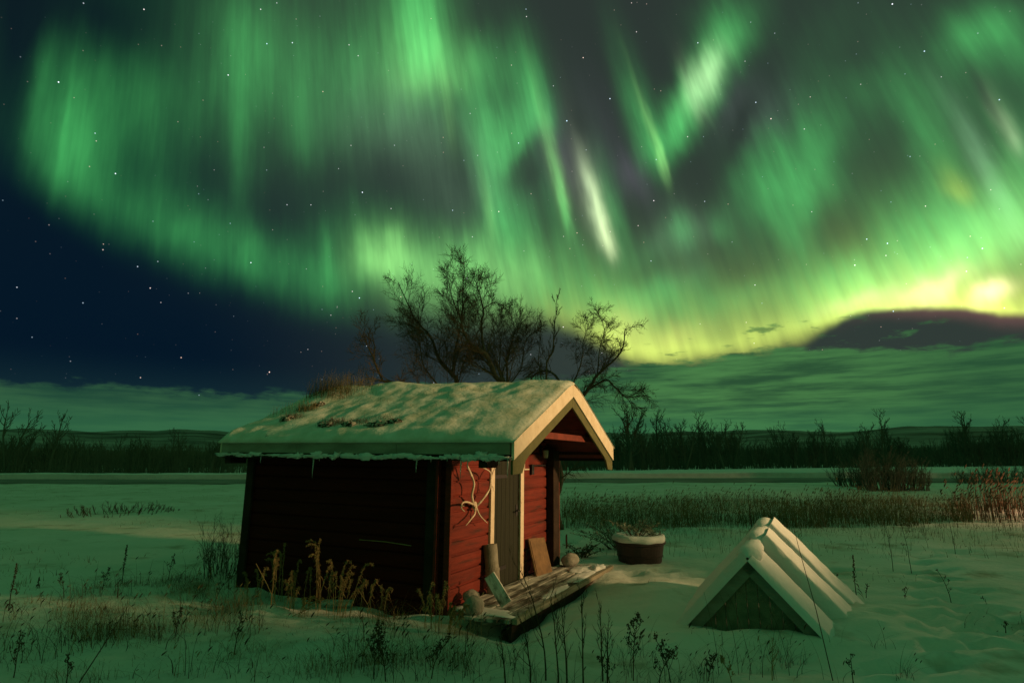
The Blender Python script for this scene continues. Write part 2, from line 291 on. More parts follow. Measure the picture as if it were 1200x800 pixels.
# ------------------------------------------------------------------ mesh helpers
class MB:
    def __init__(s): s.v = []; s.f = []
    def quad(s, a, b, c, d):
        i = len(s.v); s.v += [tuple(a), tuple(b), tuple(c), tuple(d)]; s.f.append((i, i+1, i+2, i+3))
    def tri(s, a, b, c):
        i = len(s.v); s.v += [tuple(a), tuple(b), tuple(c)]; s.f.append((i, i+1, i+2))
    def prism(s, loop, d):
        """closed polygon 'loop' extruded by vector d"""
        n = len(loop); i = len(s.v); d = Vector(d)
        s.v += [tuple(Vector(p)) for p in loop] + [tuple(Vector(p)+d) for p in loop]
        s.f.append(tuple(range(i+n-1, i-1, -1))); s.f.append(tuple(range(i+n, i+2*n)))
        for k in range(n): s.f.append((i+k, i+(k+1) % n, i+n+(k+1) % n, i+n+k))
        return s
    def box(s, lo, hi, j=0, bev=.0):
        x0, y0, z0 = lo; x1, y1, z1 = hi; r = lambda: random.uniform(-j, j) if j else 0
        i = len(s.v)
        s.v += [(x+r(), y+r(), z+r()) for x in (x0, x1) for y in (y0, y1) for z in (z0, z1)]
        s.f += [tuple(i+k for k in q) for q in ((0, 1, 3, 2), (4, 6, 7, 5), (0, 4, 5, 1), (2, 3, 7, 6), (0, 2, 6, 4), (1, 5, 7, 3))]
        return s
    def tube(s, pts, rad, n=5, cap=True):
        pts = [Vector(p) for p in pts]; i0 = len(s.v); m = len(pts)
        ref = Vector((0.31, .52, .79))
        for k, p in enumerate(pts):
            t = (pts[min(k+1, m-1)]-pts[max(k-1, 0)])
            if t.length < 1e-9: t = Vector((0, 0, 1))
            t.normalize(); a = t.cross(ref)
            if a.length < .05: a = t.cross(Vector((1, 0, 0)))
            a.normalize(); b = t.cross(a); r = rad[k] if hasattr(rad, '__len__') else rad
            for q in range(n):
                w = 2*math.pi*q/n; s.v.append(tuple(p + a*(math.cos(w)*r) + b*(math.sin(w)*r)))
        for k in range(m-1):
            for q in range(n):
                s.f.append((i0+k*n+q, i0+k*n+(q+1) % n, i0+(k+1)*n+(q+1) % n, i0+(k+1)*n+q))
        if cap: s.f.append(tuple(i0+q for q in range(n-1, -1, -1))); s.f.append(tuple(i0+(m-1)*n+q for q in range(n)))
        return s
    def lathe(s, prof, n=32, c=(0, 0, 0), wob=0):
        i0 = len(s.v)
        for r, z in prof:
            for q in range(n):
                w = 2*math.pi*q/n; rr = r*(1+wob*noise.noise(Vector((math.cos(w)*2, math.sin(w)*2, z*5))))
                s.v.append((c[0]+rr*math.cos(w), c[1]+rr*math.sin(w), c[2]+z))
        for k in range(len(prof)-1):
            for q in range(n): s.f.append((i0+k*n+q, i0+k*n+(q+1) % n, i0+(k+1)*n+(q+1) % n, i0+(k+1)*n+q))
        s.f.append(tuple(i0+q for q in range(n-1, -1, -1))); s.f.append(tuple(i0+(len(prof)-1)*n+q for q in range(n)))
        return s
    def blobm(s, c, r, seed=0, amp=.25, nu=16, nv=10, fr=1.6):
        """lumpy rounded mass with radii r"""
        i0 = len(s.v)
        for a in range(nv+1):
            th = math.pi*a/nv
            for b in range(nu):
                ph = 2*math.pi*b/nu; d = Vector((math.sin(th)*math.cos(ph), math.sin(th)*math.sin(ph), math.cos(th)))
                k = 1+amp*noise.noise(d*fr+Vector((seed*7.3, seed, 0)))+amp*.4*noise.noise(d*fr*3+Vector((seed, 0, seed)))
                s.v.append((c[0]+d.x*r[0]*k, c[1]+d.y*r[1]*k, c[2]+d.z*r[2]*k))
        for a in range(nv):
            for b in range(nu): s.f.append((i0+a*nu+b, i0+(a+1)*nu+b, i0+(a+1)*nu+(b+1) % nu, i0+a*nu+(b+1) % nu))
        return s
    def build(s, name, m, parent=None, smooth=False, bevel=0):
        me = bpy.data.meshes.new(name); me.from_pydata(s.v, [], s.f); me.validate(); me.update()
        if smooth: me.shade_smooth()
        me.materials.append(m); o = bpy.data.objects.new(name, me); COL.objects.link(o)
        if parent: o.parent = parent
        if bevel:
            b = o.modifiers.new('bevel', 'BEVEL'); b.width = bevel; b.segments = 2; b.limit_method = 'ANGLE'
        return o
def tag(o, label=None, cat=None, group=None, kind=None):
    for k, v in (('label', label), ('category', cat), ('group', group), ('kind', kind)):
        if v: o[k] = v
    return o
def empty(name, loc=(0, 0, 0), rz=0):
    o = bpy.data.objects.new(name, None); COL.objects.link(o); o.location = loc; o.rotation_euler = (0, 0, rz); return o
def smooth(x): x = max(0, min(1, x)); return x*x*(3-2*x)

# ------------------------------------------------------------------ frame of the cabin
HX = Vector((.90294744, -.42965767, -.00895569)).normalized()      # out of the front wall
HN0 = Vector((.01021523, .00062296, .99994763)); HY = HN0.cross(HX).normalized(); HN = HX.cross(HY).normalized()
HO = Vector((-.657, 6.546, 0))
HM = Matrix(((HX.x, HY.x, HN.x, HO.x), (HX.y, HY.y, HN.y, HO.y), (HX.z, HY.z, HN.z, HO.z), (0, 0, 0, 1)))
def hw(x, y, z): return HM @ Vector((x, y, z))
HMI = HM.inverted()
def wallpt(u, v, off=0):
    d = ray(u, v); t = (hw(off, 0, 0)-CAM).dot(HX)/d.dot(HX); return HMI @ (CAM+d*t)
def sidept(u, v, y=0):
    d = ray(u, v); t = (hw(0, y, 0)-CAM).dot(HY)/d.dot(HY); return HMI @ (CAM+d*t)
HL, HWD = 3.05, 2.95

# ------------------------------------------------------------------ ground
FEET = []
_r = random.Random(4)
def trail(pts, step=.36):
    P_ = [Vector((*p, 0)) for p in pts]; k = 0
    for a, c in zip(P_, P_[1:]):
        n = max(1, int((c-a).length/step)); d = (c-a).normalized(); sd = Vector((-d.y, d.x, 0))
        for i in range(n):
            q = a.lerp(c, i/n)+sd*(.11 if k % 2 else -.11)+Vector((_r.uniform(-.04, .04), _r.uniform(-.04, .04), 0)); FEET.append((q.x, q.y, math.atan2(d.y, d.x)+_r.uniform(-.2, .2))); k += 1
trail([(2.6, 4.7), (3.7, 5.3), (4.6, 6.2), (5.2, 7.2), (5.6, 8.4), (6.6, 9.8), (8, 11)])
trail([(5.6, 5.4), (5.0, 6.0), (4.7, 6.9), (5.3, 7.9)])
trail([(1.75, 8.9), (2.9, 8.6), (3.9, 9.0), (5.2, 8.9)])
def gz0(x, y):
    z = .05*noise.noise(Vector((x*.35, y*.35, 0))) + .035*noise.noise(Vector((x*1.1, y*1.1, 3)))
    near = math.exp(-((x*x+(y-6)**2)/180))
    z += near*(.036*noise.noise(Vector((x*2.7, y*3.1, 7)))+.022*noise.noise(Vector((x*6.5, y*8, 1))))
    # trampled snow at the right
    k = math.exp(-(((x-4.6)/1.3)**2+((y-6.2)/.9)**2)); n = noise.noise(Vector((x*3.0, y*3.4, 11)))
    z += k*(-.10*max(0, n*2.2)**.6 - .02)
    for fx, fy, fa in FEET:
        if abs(x-fx) < .4 and abs(y-fy) < .4:
            dx, dy = (x-fx)*math.cos(fa)+(y-fy)*math.sin(fa), -(x-fx)*math.sin(fa)+(y-fy)*math.cos(fa)
            q = (dx/.19)**2+(dy/.10)**2; z += -.12*math.exp(-q*q)+.022*math.exp(-((math.sqrt(q)-1.35)/.3)**2)
    # tussocks at left
    k = math.exp(-(((x+3.2)/2.2)**2+((y-6.6)/1.3)**2)); z += k*.10*max(0, noise.noise(Vector((x*1.6, y*1.9, 5))))*1.6
    p = HMI @ Vector((x, y, 0))
    # hollows along the side wall and beneath the deck
    dside = max(0, -p.y); inx = smooth((p.x+HL+.3)/.4)*smooth((.5-p.x)/.5)
    if p.y < .1: z -= .07*inx*math.exp(-(dside/.32)**2)*smooth((p.x+3.0)/2.2)*smooth((.1-p.x)/.5)
    dk = math.exp(-(((p.x-.92)/.30)**2))*smooth((p.y+1.0)/.7)*smooth((2.9-p.y)/1.6); z -= .07*dk
    dk = math.exp(-(((p.x-.75)/.35)**2+((p.y+.42)/.25)**2)); z -= .02*dk
    z -= .10*smooth((p.x-.12)/.35)*smooth((1.0-p.x)/.3)*smooth((p.y+.4)/.3)*smooth((3-p.y)/1.5)
    # outer bank beyond the deck
    z += .05*math.exp(-(((p.x-1.7)/.45)**2))*smooth((p.y+.5)/1)*smooth((3-p.y)/1)
    # drift round the shelter
    z += .07*math.exp(-(((x-3.55)/.55)**2+((y-6.1)/.9)**2)) + .10*math.exp(-(((x-2.1)/.8)**2+((y-5.62)/.25)**2))
    z += .06*math.exp(-(((x-3.35)/.35)**2+((y-6.4)/.9)**2))
    # little ridge in front of the reeds
    z += .08*math.exp(-(((y-13.2)/1.0)**2))*smooth((x-3)/1.5)
    # ploughed bank of the far road, then the level strip
    yb = 41+1.2*noise.noise(Vector((x*.05, 0, 0)))+x*.04
    z += (.10+.010*x)*smooth((y-yb)/6) if y > 30 else 0
    return z
def build_ground():
    n = 420
    t = np.linspace(-1, 1, n)
    def warp(t, s, k): return s*np.sinh(k*t)/math.sinh(k)
    xs = warp(t, 4000, 8.6); ys = 6.0+warp(np.linspace(-.62, 1, n), 4500, 8.8)
    v = []; f = []
    for y in ys:
        for x in xs:
            z = gz0(x, y) if abs(x) < 400 and y < 400 else .3
            if y > 9 and y < 60 or x > 9: pass
            v.append((x, y, z))
    for j in range(n-1):
        for i in range(n-1):
            a = j*n+i; f.append((a, a+1, a+n+1, a+n))
    b = MB(); b.v = v; b.f = f
    return tag(b.build('ground', FIELD, smooth=True), kind='structure')
build_ground()
def gpz(u, v):
    """ground point seen at photo pixel"""
    p = gpt(u, v, 0)
    for _ in range(4): p = gpt(u, v, gz0(p.x, p.y))
    return p

# added snow mound out of view at right, shaped to shade the yard
def build_shade_bank():
    b = MB(); ny, nx = 110, 30
    for j in range(ny+1):
        y = -6+j*(16.4/ny)
        h = float(np.interp(y, [-6, 4.05, 4.5, 5.4, 5.9, 7.0, 10.4], [4.6, 4.5, 3.12, 3.12, 3.32, 3.3, 3.2]))+.16*noise.noise(Vector((y*2.3, 0, 5)))
        h *= smooth((10.3-y)/1.6)*smooth((y+6)/2)
        for i in range(nx+1):
            s = i/nx*2-1; x = 10.6+s*1.9
            z = h*math.exp(-(s*1.75)**2)+.10*noise.noise(Vector((x*1.6, y*1.6, 0))) - .1 if abs(s) < 1 else -.3
            b.v.append((x, y, z))
    for j in range(ny):
        for i in range(nx):
            a = j*(nx+1)+i; b.f.append((a, a+1, a+nx+2, a+nx+1))
    return tag(b.build('shade_bank', SNOW, smooth=True), kind='structure')
build_shade_bank()

# bank the plough has left along the far road
def build_road_bank():
    b = MB(); n = 700; prof = [(-.5, -.3), (.10, -.15), (.06, .1), (0, .36), (.25, .44), (1.2, .42), (3.5, .30), (8, .20), (15, .06), (24, -.1)]
    for i in range(n+1):
        x = -90+180*i/n; yb = 42+1.5*noise.noise(Vector((x*.03, 0, 0)))+x*.03
        for k, (dy, dz) in enumerate(prof):
            j = .03*noise.noise(Vector((x*1.3, k, 0)))+.05*noise.noise(Vector((x*.2, k, 3)))
            b.v.append((x, yb+dy+j*1.2*(k < 4), gz0(x, yb+dy)+dz+.14*(k > 1)+j*.4*(k < 6)))
    m = len(prof)
    for i in range(n):
        for k in range(m-1): a = i*m+k; b.f.append((a, a+m, a+m+1, a+1))
    return tag(b.build('road_bank', SNOW, smooth=False), kind='structure')
build_road_bank()
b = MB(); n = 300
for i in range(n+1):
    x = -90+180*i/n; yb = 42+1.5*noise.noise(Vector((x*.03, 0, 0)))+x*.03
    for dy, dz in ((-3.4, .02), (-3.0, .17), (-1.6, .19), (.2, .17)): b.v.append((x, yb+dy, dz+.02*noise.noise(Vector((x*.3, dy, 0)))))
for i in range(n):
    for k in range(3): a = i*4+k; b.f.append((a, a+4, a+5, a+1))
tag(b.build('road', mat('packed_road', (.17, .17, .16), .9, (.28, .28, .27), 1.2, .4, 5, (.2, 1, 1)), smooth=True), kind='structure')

# hills far off
def build_hills():
    b = MB(); na, nr = 220, 14
    for j in range(nr+1):
        r = 900+j*170
        for i in range(na+1):
            a = -R(62)+R(124)*i/na; x = r*math.sin(a); y = r*math.cos(a)
            s = smooth(j/nr)
            h = 100+26*noise.noise(Vector((a*3.0, 0, 1)))+9*noise.noise(Vector((a*11, 0, 4)))+3*noise.noise(Vector((a*40, j*.4, 4)))
            h *= 1+.10*math.sin(a*2+.6)
            b.v.append((x, y, -8+h*1.28*s+6*noise.noise(Vector((a*20, j*.9, 0)))*s))
    for j in range(nr):
        for i in range(na):
            q = j*(na+1)+i; b.f.append((q, q+1, q+na+2, q+na+1))
    return tag(b.build('hills', HILLM, smooth=True), kind='structure')
build_hills()
#@@OBJ
# ------------------------------------------------------------------ the red cabin
TY = 1.475
def T(y): return 2.56-.45*abs(y-TY)
cabin = bpy.data.objects.new('cabin', None); COL.objects.link(cabin); cabin.matrix_world = HM
tag(cabin, 'small red wooden cabin with snow covered turf roof and open gable porch', 'cabin')
SO, BO, FO = .28, .27, .84
rs = random.Random(3)
def boards(b, axis, lo, hi, z0, z1, face, out, h=.155, clip=False, skip=None):
    z = z0
    while z < z1-.02:
        hh = h*rs.uniform(.92, 1.08); zt = min(z+hh, z1); a, c = lo, hi
        if clip and zt > T(0)-.16:
            half = (2.56-.16-zt)/.45; a, c = max(lo, TY-half), min(hi, TY+half)
        if c-a > .05:
            segs = [(a, c)]
            if skip and z < skip[2]: segs = [(a, min(c, skip[0])), (max(a, skip[1]), c)]
            for p, q in segs:
                if q-p < .03: continue
                t = .022+rs.uniform(-.004, .004); g = .007
                if axis == 'y': loop = [(face, p, z+g), (face+out*t*.75, p, z+g+.004), (face+out*t, p, z+.03), (face+out*t, p, zt-.03), (face+out*t*.75, p, zt-g-.004), (face, p, zt-g)]; d = (0, q-p, 0)
                else: loop = [(p, face, z+g), (p, face+out*t*.75, z+g+.004), (p, face+out*t, z+.03), (p, face+out*t, zt-.03), (p, face+out*t*.75, zt-g-.004), (p, face, zt-g)]; d = (q-p, 0, 0)
                b.prism(loop, d)
        z = zt
# front wall (faces +x)
b = MB(); boards(b, 'y', .0, 2.95, -.22, 2.4, -.03, 1, .16, True, (.97, 1.73, 1.72))
b.prism([(-.06, 0, -.25), (-.06, .97, -.25), (-.06, .97, 1.72), (-.06, 1.73, 1.72), (-.06, 1.73, -.25), (-.06, 2.95, -.25), (-.06, 2.95, 1.70), (-.06, TY, 2.38), (-.06, 0, 1.70)], (.028, 0, 0))
fw = b.build('front_wall', REDW, cabin); tag(fw, 'bright red boarded front wall')
b = MB(); boards(b, 'x', -HL, -.065, -.35, 1.64, .0, -1, .15); b.box((-HL, .002, -.4), (-.065, .035, 1.64)); sw = b.build('side_wall', RED_SHADED, cabin); tag(sw, 'long red boarded side wall with shade painted into its colour')
b = MB(); boards(b, 'x', -HL, -.065, -.3, 1.64, 2.95, 1, .15); b.box((-HL, 2.915, -.3), (-.065, 2.948, 1.64)); b.build('side_wall', RED_SHADED, cabin)
b = MB(); boards(b, 'y', .0, 2.95, -.3, 2.4, -HL, -1, .16, True)
b.prism([(-HL+.002, 0, -.3), (-HL+.002, 2.95, -.3), (-HL+.002, 2.95, 1.70), (-HL+.002, TY, 2.38), (-HL+.002, 0, 1.70)], (.03, 0, 0)); b.build('rear_wall', RED_SHADED, cabin)
# upright boards at the corners
MB().box((-.062, -.045, -.3), (.012, -.002, 1.62)).build('corner_board', REDW, cabin, bevel=.004)
MB().box((-.165, -.085, -.3), (-.13, -.024, 1.60)).build('corner_board', REDW, cabin, bevel=.004)
MB().box((-.29, -.065, -.3), (-.17, -.026, 1.60)).build('corner_board', DARKW, cabin, bevel=.004)
MB().box((-HL-.02, -.06, -.35), (-HL+.10, -.026, 1.60)).build('corner_board', DARKW, cabin, bevel=.004)
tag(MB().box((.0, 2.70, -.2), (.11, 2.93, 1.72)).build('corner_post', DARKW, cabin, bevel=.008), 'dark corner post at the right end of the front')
MB().box((-.02, 2.932, -.2), (.10, 2.975, 1.64)).build('corner_board', REDW, cabin, bevel=.004)
# door
b = MB(); y = .975
while y < 1.71: b.box((-.035, y+.002, -.1), (-.010, min(y+.12, 1.722)-.002, 1.715)); y += .12
door = b.build('door', DOORM, cabin, bevel=.003); tag(door, 'dull green plank door standing closed')
b = MB(); b.tube([(-.01, 1.66, .93), (.03, 1.66, .93), (.05, 1.64, .93), (.05, 1.56, .925)], .009, 8); b.box((-.01, 1.63, .86), (-.004, 1.69, 1.0)); b.build('door_handle', BLACKM, door)
for z in (.25, 1.35): MB().box((-.009, .985, z), (-.001, 1.35, z+.045)).build('hinge', BLACKM, door, bevel=.002)
for y0, y1 in ((.875, .968), (1.733, 1.835)): MB().box((-.012, y0, -.05), (.022, y1, 1.80)).build('door_frame', CREAM, cabin, bevel=.004)
MB().box((-.012, .84, 1.802), (.026, 1.87, 1.88)).build('door_frame', CREAM, cabin, bevel=.004)
# roof shell
def slope_prism(b, y0, y1, dz0, dz1, x0, x1):
    b.prism([(x0, y0, T(y0)+dz0), (x0, y1, T(y1)+dz0), (x0, y1, T(y1)+dz1), (x0, y0, T(y0)+dz1)], (x1-x0, 0, 0)); return b
for y0, y1 in ((-SO+.03, TY-.001), (TY+.001, 2*TY+SO-.03)):
    b = MB(); n = 20
    for k in range(n):                                   # boards running along the roof
        a, c = y0+(y1-y0)*k/n, y0+(y1-y0)*(k+1)/n; slope_prism(b, a+.003, c-.003, -.175+rs.uniform(-.003, .003), -.135, -HL-BO+.03, FO-.002)
    slope_prism(b, y0, y1, -.134, -.03, -HL-BO+.03, FO-.004)
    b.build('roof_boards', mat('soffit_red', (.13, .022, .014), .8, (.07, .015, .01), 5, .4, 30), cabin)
# gable boards, front and rear
for s in (1, -1):
    m = lambda y: y if s == 1 else 2*TY-y
    def poly(pts): return [(0, m(y), z) for y, z in pts]
    for x0, x1, nm in ((FO, FO+.032, 'barge_board'), (-HL-BO, -HL-BO+.028, 'barge_board')):
        loop = [(x0, m(-SO-.01), T(-SO-.01)), (x0, TY-s*.001, 2.56), (x0, TY-s*.001, 2.375), (x0, m(-SO-.01), T(-SO-.01)-.185)]
        bb = MB().prism(loop, (x1-x0, 0, 0)).build(nm, CREAM, cabin, bevel=.004)
        if x0 == FO: tag(bb, 'cream painted gable board catching warm light')
    loop = [(FO-.012, m(y), z) for y, z in [(-SO, 1.572), (-SO, 1.44), (-.05, 1.452), (-.02, 1.50), (.03, 1.575), (.12, 1.63), (TY-.02, 2.235), (TY-s*.001*s, 2.243), (TY-.001, 2.372)]]
    tag(MB().prism(loop, (.026, 0, 0)).build('barge_trim', OLIVE, cabin, bevel=.004), 'olive green inner gable board with a flared foot')
# boards along the eaves
for y0, y1 in ((-SO-.012, -SO+.018), (2*TY+SO-.018, 2*TY+SO+.012)):
    b = MB(); xa = -HL-BO+.03
    for k in range(3):
        xb = [-2.0, -.55, FO-.014][k]; b.box((xa+.002, y0, T(-SO)-.135+rs.uniform(-.004, .004)), (xb-.002, y1, T(-SO)-.005+rs.uniform(-.003, .003))); xa = xb
    b.build('eave_board', GREYW, cabin, bevel=.004)
    MB().box((-HL-BO+.04, min(y0, y1)+.004, T(-SO)-.20), (FO-.03, max(y0, y1)+.004, T(-SO)-.142)).build('eave_batten', DARKW, cabin, bevel=.004)
for x in (-HL-.16, .50):
    MB().box((x-.05, -SO+.03, 1.50), (x+.05, .0 if x < 0 else -.0, 1.60)).build('rafter_tail', DARKW, cabin, bevel=.004)
MB().box((.66, -.10, 1.83), (.74, 3.05, 1.91)).build('tie_beam', mat('beam_red', (.20, .035, .02), .8, (.12, .02, .012), 6), cabin, bevel=.006)
MB().box((-.02, -.1, 1.66), (FO-.02, -.03, 1.74)).build('wall_plate', DARKW, cabin, bevel=.006)
MB().box((-.02, 2.98, 1.66), (FO-.02, 3.05, 1.74)).build('wall_plate', DARKW, cabin, bevel=.006)
# snow lumps frozen under the eave board
b = MB(); x = -HL-BO+.05; k = 0
while x < FO-.05:
    w = rs.uniform(.03, .11); hz = rs.uniform(.018, .045)*(1.0 if -2.1 < x < .8 else .5)
    b.blobm((x, -SO-.016, T(-SO)-.150-rs.uniform(0, .03)), (w*rs.uniform(.6, 1.6), .024, hz*rs.uniform(.3, 1.0)), k, 1.1, 14, 8, 2.9); x += w*rs.uniform(.5, 1.6); k += 1
b.build('eave_snow', SNOW, cabin, smooth=True)
# icicles
for u, l in ((305, .10), (367, .26), (374, .07), (488, .17), (505, .06), (524, .05), (540, .22), (548, .12), (595, .20), (585, .08)):
    p = sidept(u, 545, -SO-.01); b = MB(); z = T(-SO)-.16
    b.tube([(p.x, -SO-.01, z), (p.x+.003, -SO-.012, z-l*.35), (p.x-.002, -SO-.012, z-l*.7), (p.x, -SO-.012, z-l)], [.011, .008, .005, .0015], 7); b.build('icicle', ICE, cabin, smooth=True)
# roof snow
def snow_th(x, y, front_lip=True):
    xr = (x+HL+BO)/(HL+BO+FO); e0 = min((x+HL+BO+.02), (FO+.05-x)); e1 = min(y+SO+.05, 2*TY+SO+.05-y)
    t = .090+.022*noise.noise(Vector((x*.9, y*.9, 4)))+.024*noise.noise(Vector((x*2.6, y*2.6, 9)))+.016*noise.noise(Vector((x*6, y*7, 2)))
    t += .10*math.exp(-(((x+2.75)/.33)**2+((y-1.0)/.45)**2))+.05*math.exp(-(((x+1.9)/.5)**2+((y-1.4)/.4)**2))
    t -= .05*math.exp(-(((x-.1)/.5)**2+((y-1.2)/.3)**2))
    t = t*(1-.75*smooth((x-.1)/.6))+.055*smooth((x-.1)/.6)*(1-.6*smooth((x-.2)/.7))
    t = max(t, .03)
    return .012+t*math.sqrt(max(0, min(1, e0/.10)))*math.sqrt(max(0, min(1, e1/.12)))
b = MB(); nx, ny = 150, 110; xs = [-HL-BO-.02+(HL+BO+FO+.07)*i/nx for i in range(nx+1)]; ys = [-SO-.05+(2*TY+2*SO+.10)*j/ny for j in range(ny+1)]
for x in xs:
    for y in ys:
        yy = y; wob = .012*noise.noise(Vector((x*6, y*3, 1)))
        rd = .03*math.exp(-((y-TY)/.13)**2)
        b.v.append((x, y, T(y)-.0+snow_th(x, y)-rd+wob*.3))
n0 = len(b.v)
for x in xs:
    for y in ys: b.v.append((min(max(x, -HL-BO+.01), FO+.025), min(max(y, -SO-.005), 2*TY+SO+.005), T(y)+.002))
for i in range(nx):
    for j in range(ny):
        a = i*(ny+1)+j; b.f.append((a, a+ny+1, a+ny+2, a+1)); b.f.append((n0+a, n0+a+1, n0+a+ny+2, n0+a+ny+1))
for i in range(nx):
    for j in (0, ny): a = i*(ny+1)+j; b.f.append((a, n0+a, n0+a+ny+1, a+ny+1))
for j in range(ny):
    for i in (0, nx): a = i*(ny+1)+j; b.f.append((a, a+1, n0+a+1, n0+a))
rsn = b.build('roof_snow', ROOFSNOW, cabin, smooth=True); tag(rsn, 'uneven snow lying on the turf roof')
# turf and dead grass coming through the roof snow
def blade(b, p, d, h, w, bend, rng, seg=3):
    """thin curved grass blade from p; d horizontal lean direction"""
    side = Vector((-d.y, d.x, 0)); side = side.normalized()*w if side.length > 1e-4 else Vector((w, 0, 0)); pv = None; i0 = len(b.v)
    for k in range(seg+1):
        t = k/seg; c = p+Vector((0, 0, h*t*(1-.25*bend*t)))+d*(bend*h*t*t); ww = side*(1-t*.85)
        b.v.append(tuple(c-ww)); b.v.append(tuple(c+ww))
    for k in range(seg): q = i0+2*k; b.f.append((q, q+1, q+3, q+2))
def turf(x, y, r, n, h, m, name='turf_grass'):
    rg = random.Random(int(x*100+y*37)); b = MB()
    for _ in range(n):
        a = rg.uniform(0, 6.28); q = r*math.sqrt(rg.random())*rg.uniform(.6, 1); px, py = x+q*math.cos(a)*1.4, y+q*math.sin(a)*.8
        d = Vector((rg.uniform(-1, 1), rg.uniform(-1, 1), 0)); blade(b, Vector((px, py, T(py)+snow_th(px, py)-.03)), d, h*rg.uniform(.25, 1), .0019, rg.uniform(.1, 1.1), rg, 3)
    o = b.build(name, m, cabin); o['kind'] = 'stuff'; return o
def turf_lump(x, y, rx, ry, h, sd):
    return MB().blobm((x, y, T(y)+snow_th(x, y)-h*.15), (rx, ry, h), sd, .9, 22, 12, 2.6).build('turf_clump', mat('turf%d' % sd, (.045, .036, .022), .95, (.50, .50, .44), 22, 1.0, 60, lo=.46, hi=.56), cabin, smooth=True)
for x, y, r, n, h in ((-2.70, .95, .34, 800, .40), (-2.45, 1.25, .3, 200, .34), (-2.62, .45, .16, 420, .20), (-2.95, .4, .25, 90, .22), (-2.4, 1.1, .5, 120, .22), (-1.75, .0, .18, 520, .13), (-1.38, .0, .15, 380, .11), (-1.02, .03, .24, 520, .10), (-2.58, .14, .16, 420, .13), (-1.9, .7, .7, 90, .12), (-.6, .6, .6, 70, .10), (-.25, .30, .16, 110, .06), (.05, .85, .25, 90, .06), (-.9, 1.2, .5, 80, .10), (-.15, .02, .12, 60, .05)):
    turf(x, y, r, n, h, REED if h > .2 else (DRYD if h < .14 else DRY))
for i, q in enumerate(((-2.60, .10, .085, .06, .055), (-1.78, -.06, .11, .055, .05), (-1.40, -.09, .08, .05, .045), (-1.02, -.05, .16, .045, .045), (-.80, .0, .09, .04, .035), (-2.55, .62, .09, .06, .04))): turf_lump(*q, i+1)

# ------------------------------------------------------------------ things on and by the cabin
def hthing(name, x, y, z, label, cat, group=None):
    o = bpy.data.objects.new(name, None); COL.objects.link(o); o.matrix_world = HM @ Matrix.Translation((x, y, z)); return tag(o, label, cat, group)
# antlers
ap = hthing('antlers', .03, .42, 1.0, 'pair of pale reindeer antlers hanging on the red wall left of the door', 'antlers')
def apt(X, Y, off=.06):
    p = wallpt(500+X/4, 420+Y/4, off); return (p.x-.03, p.y-.42, p.z-1.0)
def antler(name, specs):
    b = MB()
    for pts, r0, r1 in specs:
        P_ = [Vector(apt(*p)) for p in pts]; Q = []
        for i in range(len(P_)-1):                       # Catmull-Rom
            a, c, d, e = P_[max(i-1, 0)], P_[i], P_[i+1], P_[min(i+2, len(P_)-1)]
            for k in range(5):
                t = k/5; Q.append(.5*((2*c)+(d-a)*t+(2*a-5*c+4*d-e)*t*t+(3*c-a-3*d+e)*t*t*t))
        Q.append(P_[-1]); n = len(Q); b.tube(Q, [r0+(r1-r0)*k/(n-1) for k in range(n)], 8)
    return b.build(name, ANT, ap, smooth=True)
antler('antler', [([(222, 690, .04), (212, 640, .10), (222, 590, .13), (212, 550, .14), (190, 500, .12)], .015, .010), ([(213, 560, .13), (200, 525, .16), (188, 505, .17)], .008, .004),
                  ([(216, 682, .05), (190, 672, .10), (168, 676, .14), (163, 700, .16), (178, 716, .17)], .013, .005), ([(168, 676, .14), (163, 688, .17), (176, 690, .19)], .009, .004)])
antler('antler', [([(234, 690, .04), (262, 660, .10), (292, 615, .13), (300, 570, .14), (296, 530, .14), (250, 505, .15)], .015, .006), ([(302, 560, .14), (312, 530, .14), (324, 508, .13)], .010, .005),
                  ([(298, 600, .13), (310, 600, .15), (312, 622, .16)], .007, .003), ([(234, 700, .05), (250, 735, .10), (284, 770, .13)], .011, .004)])
antler('brow_tine', [([(228, 692, .05), (226, 725, .09), (208, 752, .12), (184, 782, .14)], .013, .004)])
bs = MB().blobm(apt(226, 690, .03), (.025, .045, .05), 2, .3, 12, 8); bs.build('skull_plate', ANT, ap, smooth=True)
# wall lantern
p = wallpt(638, 533, .06); lt = hthing('wall_lantern', .0, p.y, p.z, 'small unlit black wall lantern with cloudy glass under the porch', 'lantern')
MB().box((-.004, -.02, -.02), (.015, .02, .14)).build('bracket', BLACKM, lt, bevel=.002)
MB().tube([(.01, 0, .10), (.05, 0, .14), (.08, 0, .12)], .006, 6).build('arm', BLACKM, lt)
MB().lathe([(.028, -.075), (.038, -.05), (.045, .03), (.04, .04)], 8, (.08, 0, .03)).build('glass', GLASS, lt)
MB().lathe([(.052, .045), (.05, .052), (.02, .085), (.008, .10)], 8, (.08, 0, .03)).build('lantern_cap', BLACKM, lt)
MB().lathe([(.01, -.095), (.03, -.085), (.03, -.072)], 8, (.08, 0, .03)).build('lantern_base', BLACKM, lt)
